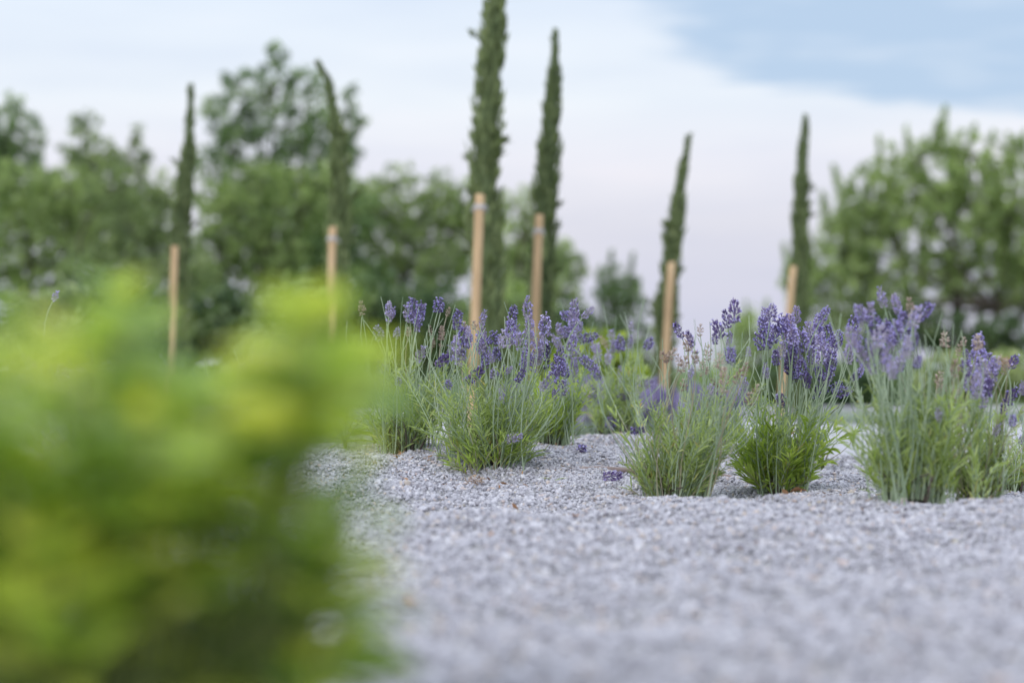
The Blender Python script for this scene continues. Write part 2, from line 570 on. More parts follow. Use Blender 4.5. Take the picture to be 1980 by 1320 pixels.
pts = scatter_points()
pz = ground_z(pts[:, 0], pts[:, 1]) + rng.uniform(-.001, .0045, len(pts))
gm = bpy.data.meshes.new('gravel')
gm.vertices.add(len(pts))
gm.vertices.foreach_set('co', np.stack([pts[:, 0], pts[:, 1], pz], 1).astype(np.float32).ravel())
gm.attributes.new('size', 'FLOAT', 'POINT').data.foreach_set('value', pts[:, 2].astype(np.float32))
rot = np.stack([rng.normal(0, .5, len(pts)), rng.normal(0, .5, len(pts)), rng.uniform(0, 6.28, len(pts))], 1)
gm.attributes.new('turn', 'FLOAT_VECTOR', 'POINT').data.foreach_set('vector', rot.astype(np.float32).ravel())
gravel = bpy.data.objects.new('gravel', gm)
COL.objects.link(gravel)
tag(gravel, 'pale grey crushed limestone chips covering the bed round the lavender', kind='stuff')
stones = [stone_mesh(k) for k in range(6)]
ng = bpy.data.node_groups.new('gravel_scatter', 'GeometryNodeTree')
ng.interface.new_socket('Geometry', in_out='INPUT', socket_type='NodeSocketGeometry')
ng.interface.new_socket('Geometry', in_out='OUTPUT', socket_type='NodeSocketGeometry')
gn, gl = ng.nodes, ng.links
gi, go = gn.new('NodeGroupInput'), gn.new('NodeGroupOutput')
mp_ = gn.new('GeometryNodeMeshToPoints')
gl.new(gi.outputs[0], mp_.inputs[0])
ip = gn.new('GeometryNodeInstanceOnPoints')
gl.new(mp_.outputs[0], ip.inputs['Points'])
gg = gn.new('GeometryNodeGeometryToInstance')
for s in stones:
    oi_ = gn.new('GeometryNodeObjectInfo')
    oi_.inputs['Object'].default_value = s
    oi_.inputs['As Instance'].default_value = True
    gl.new(oi_.outputs['Geometry'], gg.inputs[0])
# each object info is already an instance, join them so an index picks one
jn = gn.new('GeometryNodeJoinGeometry')
for nd in [x for x in gn if x.bl_idname == 'GeometryNodeObjectInfo']:
    gl.new(nd.outputs['Geometry'], jn.inputs[0])
gn.remove(gg)
gl.new(jn.outputs[0], ip.inputs['Instance'])
ip.inputs['Pick Instance'].default_value = True
rv = gn.new('FunctionNodeRandomValue')
rv.data_type = 'INT'
rv.inputs[4].default_value = 0
rv.inputs[5].default_value = len(stones) - 1
gl.new(rv.outputs[2], ip.inputs['Instance Index'])
na = gn.new('GeometryNodeInputNamedAttribute'); na.data_type = 'FLOAT'; na.inputs[0].default_value = 'size'
nr = gn.new('GeometryNodeInputNamedAttribute'); nr.data_type = 'FLOAT_VECTOR'; nr.inputs[0].default_value = 'turn'
er = gn.new('FunctionNodeEulerToRotation')
gl.new(nr.outputs[0], er.inputs[0])
gl.new(er.outputs[0], ip.inputs['Rotation'])
gl.new(na.outputs[0], ip.inputs['Scale'])
gl.new(ip.outputs[0], go.inputs[0])
md = gravel.modifiers.new('scatter', 'NODES')
md.node_group = ng


# ------------------------------------------------------------------ background: kerb, low plants, hedges, trees
kerb = empty('stone_kerb', (0, 16.4, -.07), 'long low grey stone kerb edging the far side of the pale path', 'kerb')
for i in range(14):
    x0 = -5.6 + i * .8
    b = Geo()
    hx, hy, h = .392, .09, .094 + rng.uniform(-.003, .003)
    c = .008
    v = [(x0 + sxx * (hx - cc), sy_ * (hy - cc), z) for z, cc in ((0, 0), (h - c, 0), (h, c)) for sxx, sy_ in ((-1, -1), (1, -1), (1, 1), (-1, 1))]
    f = []
    for r_ in range(2):
        for k in range(4):
            a, bb = r_ * 4 + k, r_ * 4 + (k + 1) % 4
            f += [(a, bb, bb + 4), (a, bb + 4, a + 4)]
    f += [(8, 9, 10), (8, 10, 11)]
    b.add(np.array(v), f)
    o = b.build('kerb_stone', MAT['kerb'], None)
    o.parent = kerb


def limb_points(p0, p1, bend, n=7):
    p0, p1 = np.array(tuple(p0)), np.array(tuple(p1))
    t = np.linspace(0, 1, n)[:, None]
    b = rng.normal(0, 1, 3) * bend * np.linalg.norm(p1 - p0)
    return p0 + (p1 - p0) * t + np.sin(t * np.pi) * b


def reseed(text):
    global rng
    rng = np.random.default_rng(sum(ord(ch) * (i + 1) for i, ch in enumerate(text)) % 100003)


def tree(name, label, cat, Y, blobs, mat, base_px, leaf=.13, per=30, spread=.17, density=1.0, group=None,
         trunk_r=.09, trunk=True, shoots=None, limbs=True, multi=1, base_z=None, depth=1.0, airy=0.0, solid=390, fill=.8):
    """blobs: (cx, cy, rx, ry[, density]) in photo pixels at distance Y: the masses of the crown."""
    reseed(label)
    bx = P(base_px, HORIZON, Y)
    z0 = -.12 if base_z is None else base_z
    root = empty(name, (bx.x, Y, z0), label, cat, group)
    g, tr = Geo(), Geo()
    px = Y / F_PX
    taken = []
    for b in blobs:
        cx, cy, rx, ry = b[:4]
        dn = (b[4] if len(b) > 4 else 1.0) * density
        c = P(cx, cy, Y)
        RX, RY = rx * px, ry * px
        RD = RX * depth
        area = (rx * ry) / 900.0
        nc = max(6, int(area * 8.5 * dn))
        u = unit(rng.normal(0, 1, (nc, 3))) * (rng.random((nc, 1)) ** .45)
        cc = np.array(tuple(c)) + u * [RX, RD, RY]
        sp = spread * .8 * Y / 50
        m = int(per * .62)
        if airy:
            # leaf clusters kept apart so that the sky shows between them
            keep = []
            for q in np.array(tuple(c)) + unit(rng.normal(0, 1, (int(area * 60), 3))) * (rng.random((int(area * 60), 1)) ** .4) * [RX, RD, RY]:
                lim = airy * px / max(dn, .3) ** .5 * rng.uniform(.62, 1.2)
                if all((q[0] - a) ** 2 + (q[2] - b_) ** 2 > lim * lim for a, b_ in taken):
                    taken.append((q[0], q[2]))
                    keep.append(q)
            cc = np.array(keep) if keep else cc[:2]
            nc = len(cc)
            rad = airy * .66 * px
            m = max(14, int(airy * 2.0))
            lsz = airy * .50 * px
        if airy:
            ball = lambda k: unit(rng.normal(0, 1, (k, 3))) * rng.random((k, 1)) ** .4
            lp = np.repeat(cc, m, 0) + ball(nc * m) * np.repeat(rng.uniform(.7, 1.2, nc), m)[:, None] * rad
        else:
            lp = np.repeat(cc, m, 0) + rng.normal(0, 1, (nc * m, 3)) * sp * [1, 1, .8]
        if airy:
            # deeper down the crown closes up: clusters behind fill most gaps
            n2_ = max(4, int(area * 9.5 * dn))
            u = unit(rng.normal(0, 1, (n2_, 3))) * (rng.random((n2_, 1)) ** .45)
            c2 = np.array(tuple(c)) + u * [RX, RD, RY]
            pyy = HORIZON - (c2[:, 2] - CAM_Z) / px
            c2 = c2[rng.random(n2_) < np.clip((pyy - solid) / 80, .22, 1) * min(1, fill + .15)]
            m2 = m
            lp = np.concatenate([lp, np.repeat(c2, m2, 0) + ball(len(c2) * m2) * np.repeat(rng.uniform(.7, 1.3, len(c2)), m2)[:, None] * rad])
            cc = np.concatenate([cc, c2])
            ctall = np.concatenate([np.repeat(rng.normal(.02, .19, nc), m), np.repeat(rng.normal(0, .2, len(c2)), m2)])
        else:
            ctall = np.repeat(rng.normal(0, .24, nc), m)
        ok = lp[:, 2] > z0 + .02
        lp = lp[ok]
        ct = ctall[ok]
        tint = np.clip(.5 + ct + rng.normal(0, .15, len(lp)), 0, 1)
        g.add(*flakes(lp, (lsz if airy else 1.35 * leaf * Y / 50) * rng.uniform(.6, 1.4, len(lp)), tint))
        if trunk and limbs:
            for q in cc[rng.permutation(len(cc))[:max(2, len(cc) // 5)]]:
                tr.add(*tube(limb_points(c, q, .12, 4), np.linspace(.018, .006, 4) * Y / 50, 4))
    if shoots:
        for (tx, ty, bx_, by, w) in shoots:
            dj = rng.normal(0, 25) * px * depth
            p1, p0 = P(tx, ty, Y + dj), P(bx_, by, Y + dj)
            L = (p1 - p0).length
            nl = max(20, int(L / px * 2.4 * density))
            t = rng.random(nl)
            rad = w * px * (1 - t * .8)
            lp = np.array(tuple(p0)) + (np.array(tuple(p1 - p0)))[None] * t[:, None] + unit(rng.normal(0, 1, (nl, 3))) * (rad * rng.random(nl) ** .5)[:, None]
            tint = np.clip(.55 + rng.normal(0, .1) + rng.normal(0, .15, nl), 0, 1)
            g.add(*flakes(lp, leaf * Y / 50 * rng.uniform(.7, 1.2, nl), tint))
            if trunk:
                nb = min(blobs, key=lambda q: (q[0] - bx_) ** 2 + (q[1] - by) ** 2)
                tr.add(*tube(limb_points(P(nb[0], nb[1], Y), p0, .06, 5), np.linspace(.03, .02, 5) * Y / 50, 4))
                tr.add(*tube(limb_points(p0, p1, .03, 5), np.linspace(.02, .006, 5) * Y / 50, 4))
    if trunk:
        for k in range(multi):
            st = Vector((bx.x + (rng.normal(0, .35) if multi > 1 else 0), Y + (rng.normal(0, .3) if multi > 1 else 0), z0 - .05))
            tg = sorted(blobs, key=lambda q: -q[2] * q[3])
            tops = tg if k == 0 else [tg[k % len(tg)]]
            main = P(tg[k % len(tg)][0], tg[k % len(tg)][1], Y)
            mid = st.lerp(main, .45)
            tr.add(*tube(limb_points(st, main, .04, 8), np.linspace(trunk_r, trunk_r * .35, 8), 7))
            for b in tops[1:] if k == 0 else []:
                e = P(b[0], b[1], Y + rng.normal(0, .2))
                tr.add(*tube(limb_points(mid, e, .08, 6), np.linspace(trunk_r * .5, trunk_r * .15, 6), 5))
        tr.build('trunk', MAT['bark'], root, smooth=True)
    g.build('crown', MAT[mat], root)
    return root


# tall trees, left to right
tree('tree', 'dark green broadleaf tree cut by the left edge of the photo', 'tree', 52,
     [(10, 275, 80, 70, 1.2), (-40, 300, 90, 110), (10, 350, 90, 70, 1.0), (22, 205, 22, 28, 1.2), (-90, 420, 120, 120)], 'tree_dark', -40, leaf=.13, airy=16, solid=170)
tree('tree', 'greyish green shrubby tree with one thin twig standing out above', 'tree', 50,
     [(165, 245, 36, 24), (170, 300, 62, 46), (225, 330, 58, 50), (150, 390, 110, 70, 1.1), (280, 300, 18, 12, .8), (265, 243, 7, 9, .9), (262, 268, 4, 18, .6), (250, 420, 90, 70)],
     'tree_grey', 190, leaf=.12, airy=18, solid=225)
tree('tree', 'tallest tree on the left, airy dark crown with sky showing through', 'tree', 58,
     [(535, 115, 22, 34, 1.2), (520, 175, 55, 45, 1.0), (460, 160, 32, 28, .9), (590, 170, 42, 36, .9), (455, 235, 60, 55, .9), (550, 250, 80, 60, .9), (630, 235, 65, 60, 1.0),
      (415, 215, 24, 22, .9), (675, 190, 16, 26, .9), (690, 240, 18, 26, .8), (440, 310, 60, 45, .7), (560, 330, 90, 50, .7), (650, 310, 50, 50, .7), (500, 385, 120, 55, .9), (640, 390, 70, 55, .9)],
     'tree_dark', 545, leaf=.125, airy=20, trunk_r=.11, solid=215)
# middle-height bushy trees that make the green wall
tree('tree', 'rounded light green bushy tree left of the second wooden stake', 'tree', 46,
     [(470, 440, 85, 70, 1.2), (430, 390, 50, 40), (520, 500, 80, 70, 1.2), (410, 520, 80, 80, 1.2), (590, 400, 60, 50), (500, 350, 70, 40), (620, 350, 60, 40)], 'tree_mid', 480, leaf=.13, airy=17, solid=310)
tree('tree', 'mid green bushy tree right behind the bent cypress', 'tree', 48,
     [(600, 470, 80, 70, 1.3), (640, 540, 110, 80, 1.3), (560, 560, 80, 70, 1.2), (690, 420, 40, 50)], 'tree_dark', 610, leaf=.13)
tree('tree', 'full green tree between the bent cypress and the tallest cypress', 'tree', 49,
     [(770, 350, 44, 34), (720, 385, 50, 46), (770, 420, 90, 62, 1.2), (850, 360, 40, 34), (900, 400, 50, 60), (845, 390, 48, 50), (870, 450, 70, 70, 1.2), (790, 510, 120, 80, 1.3), (720, 440, 36, 50)], 'tree_mid', 790, leaf=.13, airy=16, solid=320)
tree('tree', 'green tree with loose crown seen between the two tallest cypresses', 'tree', 47,
     [(1000, 400, 36, 36, .9), (1010, 460, 58, 55, 1.0), (990, 540, 80, 70, 1.2), (1060, 520, 60, 70, 1.0), (1030, 370, 20, 22, .7)], 'tree_mid', 1000, leaf=.12, airy=18)
tree('tree', 'pale greyish bush with small leaves at far left behind the shrub', 'tree', 44,
     [(60, 430, 90, 70, 1.2), (30, 360, 80, 50), (130, 370, 80, 50), (150, 470, 90, 70, 1.2), (40, 520, 100, 70, 1.3)], 'tree_mid', 70, leaf=.12, airy=17, solid=320)
tree('tree', 'shaded olive green bush around the foot of the first cypress', 'tree', 43,
     [(270, 450, 80, 70, 1.2), (330, 370, 60, 50, 1.0), (230, 360, 70, 50, 1.0), (330, 530, 90, 80, 1.3), (200, 540, 100, 80, 1.3), (310, 390, 34, 36, .8)], 'tree_grey', 280, leaf=.12, airy=17, solid=340)
# small spires and low bushes by the gap in the middle
tree('small_tree', 'small slender tree with twin spires right of the fourth stake', 'tree', 42,
     [(1180, 560, 34, 50, 1.1), (1215, 590, 36, 55, 1.0), (1175, 640, 50, 40, 1.1), (1235, 650, 32, 32, .8)], 'tree_dark', 1195, leaf=.11, airy=16, solid=500,
     shoots=[(1182, 485, 1178, 560, 14), (1224, 490, 1212, 580, 13), (1160, 520, 1165, 600, 10)], trunk_r=.05)
tree('bush', 'grey green bush thinning out right of the second tallest cypress', 'bush', 41,
     [(1090, 560, 34, 44, .7), (1100, 620, 42, 40, 1.0), (1120, 520, 14, 24, .5), (1075, 500, 20, 24, .6)], 'tree_grey', 1095, leaf=.11, airy=17, trunk_r=.05)
tree('bush', 'low thin bush under the small twin-spired tree, sky behind', 'bush', 34,
     [(1250, 690, 36, 30, .5), (1215, 715, 50, 22, 1.0), (1270, 640, 10, 20, .4)], 'tree_grey', 1235, leaf=.10, airy=16, trunk_r=.03)
tree('bush', 'rounded low green bush standing alone against the pale sky gap', 'bush', 38,
     [(1450, 650, 46, 46, 1.2), (1480, 690, 60, 40, 1.2), (1410, 690, 30, 35, 1.0)], 'tree_mid', 1455, leaf=.11,
     shoots=[(1442, 582, 1445, 640, 7), (1483, 580, 1478, 640, 7)], trunk_r=.05)
# the big shrubby tree on the right with many upright shoots
sh = []
for tx, ty in ((1612, 318), (1590, 372), (1648, 345), (1700, 262), (1682, 330), (1730, 290), (1752, 243), (1790, 262), (1812, 235), (1829, 203), (1850, 262),
               (1885, 240), (1915, 262), (1950, 255), (1985, 250), (1630, 420), (1560, 440), (2030, 270), (1515, 470), (1720, 370), (1860, 310), (1930, 320)):
    L = rng.uniform(60, 110)
    sh.append((tx, ty, tx + rng.normal(0, 14), ty + L, rng.uniform(10, 20)))
for k in range(26):
    tx = rng.uniform(1600, 2120)
    ty = rng.uniform(300, 520)
    if tx < 1660 and ty < 400: ty += 80
    sh.append((tx, ty, tx + rng.normal(0, 22), ty + rng.uniform(60, 130), rng.uniform(14, 26)))
tree('shrubby_tree', 'big light green tree of upright shoots with dark open trunks below', 'tree', 50,
     [(1830, 400, 150, 130, .8), (1720, 420, 95, 120, .7), (1960, 410, 140, 140, .8), (1880, 300, 90, 50, .7), (1760, 320, 70, 50, .7), (1640, 490, 65, 95, 1.0), (1700, 560, 110, 70, .8), (1850, 520, 130, 60, .8), (1990, 530, 110, 70, .8), (1558, 550, 50, 75, .9), (2090, 450, 100, 150, .8), (1640, 620, 70, 60, .8)],
     'tree_mid', 1880, leaf=.115, airy=18, solid=290, fill=.75, shoots=sh, trunk_r=.12, multi=6, density=1.0)
tree('bush', 'dark shaded bush at the foot of the big tree', 'bush', 47,
     [(1750, 640, 90, 55, 1.0), (1860, 650, 80, 50, .8), (1950, 660, 90, 50, .8), (1680, 690, 50, 34, 1.1), (2040, 650, 70, 60, .9)], 'bush_shaded', 1800, leaf=.12, airy=19, trunk_r=.05)

# low hedge bushes beyond the kerb
low = [(90, 640, 110, 60, 'tree_grey', 24, 'low dull green bush behind the left part of the leafy shrub'),
       (250, 640, 110, 60, 'bush_shaded', 25, 'low dark bush at the foot of the leftmost wooden stake'),
       (420, 640, 110, 62, 'bush_shaded', 24, 'low dark bush between the first two wooden stakes'),
       (570, 630, 90, 60, 'tree_grey', 23, 'low grey green bush just left of the second wooden stake'),
       (720, 640, 95, 70, 'bush_shaded', 24, 'low dark bush behind the pale bud of the left lavender'),
       (850, 645, 90, 70, 'bush_shaded', 25, 'low dark bush behind the left lavender, next to the thickest stake'),
       (980, 640, 80, 75, 'tree_mid', 24, 'low mid green bush between the third and fourth stakes'),
       (1080, 665, 60, 55, 'bush_shaded', 25, 'low dark bush behind the tall lavender heads of the middle plant'),
       (1540, 730, 80, 40, 'bush_shaded', 21, 'low dark bush behind the densest purple lavender'),
       (1650, 740, 75, 40, 'bush_shaded', 20, 'low dark bush above the kerb between two lavenders'),
       (1765, 745, 70, 40, 'bush_shaded', 21, 'low dark bush behind the nearest tall lavender'),
       (1400, 745, 75, 26, 'tree_mid', 21, 'low green bush under the open sky gap')]
for cx, cy, rx, ry, mt, Y, lab in low:
    if cx < 1200: cy, ry = cy - 18, ry + 14
    tree('low_bush', lab, 'bush', Y, [(cx, cy, rx, ry, 1.3), (cx - rx * .5, cy + ry * .6, rx * .7, ry * .6, 1.3), (cx + rx * .5, cy + ry * .6, rx * .7, ry * .6, 1.3)],
         mt, cx, leaf=.16, per=26, spread=.2, trunk_r=.02, group='low bushes beyond the kerb')
# yellow green bush close behind the lavender and the rose bush
tree('yellow_bush', 'bright yellow green bush behind the drooping lavender heads', 'bush', 12,
     [(1150, 690, 45, 50, 1.4), (1185, 740, 50, 50, 1.4), (1110, 730, 40, 60, 1.3)], 'bush_yellow', 1150, leaf=.26, per=24, spread=.2, trunk_r=.012, base_z=-.07)
rose = tree('rose_bush', 'light green rose bush with one pink and some white blooms', 'bush', 19,
            [(1880, 725, 60, 36, 1.4), (1960, 725, 60, 40, 1.4), (1820, 735, 40, 36, 1.3), (2040, 730, 60, 40, 1.4)], 'rose_leaf', 1920, leaf=.2, per=24, spread=.2, trunk_r=.012)
for px_r, py_r, rr, mt in ((1945, 706, 17, 'rose'), (1808, 712, 14, 'white'), (1835, 722, 10, 'white')):
    c = P(px_r, py_r, 18.6)
    b = Geo()
    for lay in range(4):
        for k in range(6):
            a = k * math.tau / 6 + lay * .5
            r0 = S(rr, 18.6) * (1 - lay * .22)
            d = np.array([math.cos(a), math.sin(a), .35 + lay * .5])
            b.add(*strips(np.array([tuple(c)]), d[None], [r0], [r0 * .9], [-.4], [rng.random()]))
    o = b.build('bloom', MAT[mt], rose)


# ------------------------------------------------------------------ cypresses and their stakes
def cypress(label, Y, axis, seed, tufts=8):
    """axis: (px, py, width px) from the base up to the tip."""
    reseed(label)
    p = [P(a[0], a[1], Y) for a in axis]
    z0 = -.07
    base = Vector((p[0].x, Y, z0))
    root = empty('cypress', base, label, 'tree', 'young cypresses tied to stakes')
    pts = [base] + p
    wid = [S(axis[0][2], Y) * .9] + [S(a[2] * 1.06, Y) for a in axis]
    zs = np.array([q.z for q in pts])
    xs = np.array([q.x for q in pts])
    w = np.array(wid) / 2
    order = np.argsort(zs)
    zs, xs, w = zs[order], xs[order], w[order]
    H = zs[-1]
    zz = np.linspace(z0, H, 26)
    ph = rng.uniform(0, 9)
    wob = lambda z: 1 + .10 * np.sin(z * 13 + ph) + .07 * np.sin(z * 31 + 2 * ph)
    core = np.stack([np.interp(zz, zs, xs), np.full(26, Y), zz], 1)
    tr = Geo()
    tr.add(*tube(core, np.linspace(.018, .004, 26), 6))
    tr.build('trunk', MAT['bark'], root, smooth=True)
    g = Geo()
    n = int(2600 * (H - z0) / 2.2)
    z = rng.uniform(z0 + .02, H, n)
    r = np.interp(z, zs, w) * wob(z)
    a = rng.uniform(0, math.tau, n)
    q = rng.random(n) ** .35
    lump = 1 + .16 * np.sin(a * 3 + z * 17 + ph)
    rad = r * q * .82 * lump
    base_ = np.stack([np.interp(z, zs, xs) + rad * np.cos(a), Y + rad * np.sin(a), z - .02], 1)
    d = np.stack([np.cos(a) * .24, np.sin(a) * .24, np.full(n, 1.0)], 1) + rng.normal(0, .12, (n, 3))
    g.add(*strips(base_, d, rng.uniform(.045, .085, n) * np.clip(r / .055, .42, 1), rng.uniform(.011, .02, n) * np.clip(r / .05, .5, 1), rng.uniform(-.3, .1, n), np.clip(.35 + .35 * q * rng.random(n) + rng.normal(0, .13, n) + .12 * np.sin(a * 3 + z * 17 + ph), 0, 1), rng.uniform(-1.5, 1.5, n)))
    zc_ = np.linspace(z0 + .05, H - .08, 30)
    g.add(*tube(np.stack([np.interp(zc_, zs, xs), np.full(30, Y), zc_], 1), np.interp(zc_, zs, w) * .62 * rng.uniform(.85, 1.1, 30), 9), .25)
    # little tufts that break the outline
    for k in range(tufts):
        tz = rng.uniform(z0 + .6, z0 + (H - z0) * .80)
        ta = rng.uniform(0, math.tau)
        tr_ = np.interp(tz, zs, w) * .8
        m = 26
        st = np.array([np.interp(tz, zs, xs) + tr_ * math.cos(ta), Y + tr_ * math.sin(ta), tz])
        dd = np.array([math.cos(ta) * .9, math.sin(ta) * .9, .55])
        b = st + np.outer(rng.random(m) * .05, dd) + rng.normal(0, .006, (m, 3))
        g.add(*strips(b, dd + rng.normal(0, .3, (m, 3)), rng.uniform(.03, .06, m), .012, 0, np.clip(rng.normal(.55, .15, m), 0, 1)))
    # wispy leader
    m = 90
    t = rng.random(m)
    b = np.stack([np.full(m, xs[-1]) + rng.normal(0, .006, m), Y + rng.normal(0, .006, m), H - .16 + .14 * t], 1)
    tipdir = np.array([xs[-1] - xs[-2], 0, zs[-1] - zs[-2]])
    b[:, 0] -= (.16 - .14 * t) * tipdir[0] / max(tipdir[2], .01)
    g.add(*strips(b, unit(tipdir) + rng.normal(0, .22, (m, 3)), rng.uniform(.03, .06, m), .01, 0, np.clip(rng.normal(.4, .15, m), 0, 1)))
    g.build('crown', MAT['cypress'], root)
    return root


cypress('leftmost cypress, slightly curved, beside the leftmost stake', 14.6, [(345, 690, 42), (345, 600, 42), (347, 470, 42), (356, 380, 34), (364, 300, 25), (368, 220, 16), (369, 165, 7)], 1)
cypress('cypress with its thin tip bent over to one side', 13.6, [(652, 700, 48), (652, 600, 48), (654, 450, 44), (658, 360, 38), (654, 270, 29), (644, 200, 21), (632, 150, 14), (612, 118, 6)], 2)
cypress('tallest and thickest cypress, its tip above the photo', 11.9, [(955, 720, 74), (952, 600, 72), (940, 480, 70), (937, 360, 66), (941, 240, 58), (948, 130, 52), (958, 30, 42), (964, -60, 30), (968, -150, 8)], 3, 12)
cypress('second tallest cypress, straight with pointed top below the photo edge', 12.8, [(1048, 720, 56), (1047, 600, 56), (1049, 480, 54), (1054, 380, 50), (1062, 290, 42), (1068, 200, 30), (1073, 130, 21), (1074, 58, 8)], 4)
cypress('leaning slender cypress standing alone against the pink sky', 14.2, [(1283, 740, 46), (1287, 620, 44), (1296, 520, 38), (1306, 440, 32), (1316, 360, 23), (1325, 300, 14), (1333, 262, 6)], 5)
cypress('rightmost cypress, thin and upright in front of the big tree', 15.6, [(1548, 700, 40), (1546, 600, 38), (1546, 500, 34), (1548, 400, 29), (1551, 310, 22), (1555, 260, 16), (1558, 225, 7)], 6)


def stake(label, Y, top, low_, d, tie=None):
    t, l_ = P(top[0], top[1], Y), P(low_[0], low_[1], Y)
    dirv = (t - l_).normalized()
    z0 = -.10
    bot = t - dirv * ((t.z - z0) / dirv.z)
    d *= .93
    root = empty('wooden_stake', bot, label, 'stake', 'wooden stakes beside the cypresses')
    b = Geo()
    n = 14
    pts_ = [bot.lerp(t, i / (n - 1)) + Vector((rng.normal(0, .0008), 0, 0)) for i in range(n)]
    pts_.append(t + dirv * .004)
    b.add(*tube(pts_, [d / 2 * (1 + rng.normal(0, .012)) for _ in range(n)] + [d / 2 * .86], 14))
    b.build('pole', MAT['wood'], root, smooth=True)
    if tie:
        b = Geo()
        c = P(tie[0], tie[1], Y)
        c = bot + dirv * ((c.z - bot.z) / dirv.z)
        h = .024
        for dz in (-h / 2, h / 2):
            pass
        ring = [c + dirv * s for s in (-h / 2, -h / 2 + .002, h / 2 - .002, h / 2)]
        b.add(*tube(ring, [d / 2 + .001, d / 2 + .004, d / 2 + .004, d / 2 + .001], 16))
        # ends of the strap running back to the cypress
        for s in (-1, 1):
            e = c + Vector((s * (d / 2 + .008), .16, -.01))
            b.add(*tube(limb_points(c + Vector((s * (d / 2 + .002), .002, 0)), e, .05, 5), .006, 6))
        b.build('tie', MAT['tie'], root, smooth=True)


stake('leftmost stake, in front of the leftmost cypress', 14.2, (338, 477), (330, 700), .045)
stake('stake in front of the bent cypress with faint grey tie', 13.2, (643, 440), (638, 740), .046, (643, 461))
stake('tallest and thickest stake, pale tie near its top', 11.4, (928, 377), (914, 740), .048, (927, 400))
stake('stake in front of the second tallest cypress, grey band near its top', 12.3, (1043, 416), (1034, 640), .046, (1042, 446))
stake('leaning stake in front of the slender cypress in the sky gap', 13.7, (1298, 508), (1283, 755), .047)
stake('rightmost and shortest stake, in front of the thin cypress', 15.1, (1534, 516), (1525, 620), .047)


# ------------------------------------------------------------------ lavender
def flower_mesh(name, length, width, whorls, calyx, corolla, open_=.5, gap=False, seed=0, droop=0.0):
    """One flower head along +Z: whorls of calyx tubes, some with an open two-lipped corolla."""
    r = np.random.default_rng(seed)
    g = Geo()
    g.add(*tube([(0, 0, -.004), (0, 0, length * .9)], [.0011, .0007], 4), .3, 0)
    zs = np.linspace(0, length * .88, whorls)
    if gap:
        zs[0] = -length * .22
    for i, z in enumerate(zs):
        k = i / max(1, whorls - 1)
        prof = math.sin(math.pi * min(1, .25 + .62 * k)) ** .7
        n = int(round((8 + 5 * prof) * (1.0 if i < whorls - 1 else .7)))
        for j in range(n):
            a = math.tau * j / n + i * .45 + r.normal(0, .18)
            tilt = r.normal(.72 - .5 * k, .14)           # radians above horizontal, steeper at the top
            tilt = .45 + .75 * k + r.normal(0, .16) - droop
            d = np.array([math.cos(a) * math.cos(tilt), math.sin(a) * math.cos(tilt), math.sin(tilt)])
            L = r.uniform(.0064, .0095)
            reach = max(.0012, width / 2 * prof - L * math.cos(tilt) * .9)
            p = np.array([math.cos(a) * reach * .85, math.sin(a) * reach * .85, z + r.normal(0, .0022)])
            q = p + d * L
            rr = r.uniform(.0010, .00145)
            v, f = tube([p, p + d * L * .35, q], [rr * .5, rr, rr * .8], 5)
            g.add(v, f, np.clip(r.normal(.45 + .1 * k, .22), 0, 1), 0)
            if r.random() < open_:
                side = unit(np.cross(d, [0, 0, 1.0]))
                up = np.cross(side, d)
                m = 5
                an = np.linspace(0, math.tau, m, endpoint=False) + r.uniform(0, 6)
                pd = d * .55 + np.cos(an)[:, None] * side + np.sin(an)[:, None] * up
                s = r.uniform(.0028, .0048)
                v, f, t = strips(np.tile(q, (m, 1)), pd, np.full(m, s), np.full(m, s * .9), np.zeros(m), np.full(m, np.clip(r.normal(.5, .25), 0, 1)))
                g.add(v, f, t, 1)
    # pointed tuft
    for j in range(6):
        a = math.tau * j / 6
        d = np.array([math.cos(a) * .45, math.sin(a) * .45, 1.0])
        p = np.array([0, 0, length * .86])
        v, f = tube([p, p + d * .003, p + d * r.uniform(.005, .008)], [.0006, .0013, .0007], 5)
        g.add(v, f, np.clip(r.normal(.5, .2), 0, 1), 0)
    return g.mesh(name, [calyx, corolla])


def hd(seed, length, width, wh, kind='v', op=.5, gap=False):
    cal = {'v': MAT['calyx'], 'k': MAT['calyx_dark'], 'f': MAT['calyx_pale'], 'd': MAT['calyx_dry']}[kind]
    cor = MAT['corolla'] if kind != 'd' else MAT['calyx_dry']
    return flower_mesh('flower_head', length, width, wh, cal, cor, op, gap, seed, .35 if kind == 'd' else 0)


HEADS = {
    'v': [(.026, hd(1, .026, .031, 4, 'v', .6)), (.04, hd(2, .04, .032, 6, 'v', .5)), (.04, hd(3, .038, .034, 6, 'v', .6)), (.055, hd(4, .055, .032, 8, 'v', .45)),
          (.055, hd(5, .053, .034, 8, 'v', .55, True)), (.072, hd(6, .072, .034, 10, 'v', .42)), (.072, hd(7, .07, .032, 10, 'v', .5, True))],
    'k': [(.026, hd(11, .026, .025, 4, 'k', .2)), (.04, hd(12, .04, .027, 6, 'k', .16)), (.055, hd(13, .055, .026, 7, 'k', .2, True))],
    'f': [(.03, hd(21, .03, .028, 4, 'f', .2)), (.045, hd(22, .045, .029, 6, 'f', .25)), (.06, hd(23, .06, .028, 8, 'f', .22, True))],
    'd': [(.02, hd(31, .02, .024, 3, 'd', .15)), (.034, hd(32, .034, .026, 4, 'd', .18)), (.05, hd(33, .05, .025, 6, 'd', .18, True))],
}
# per-head cluster of a stalk: sizes picked by the length seen in the photo


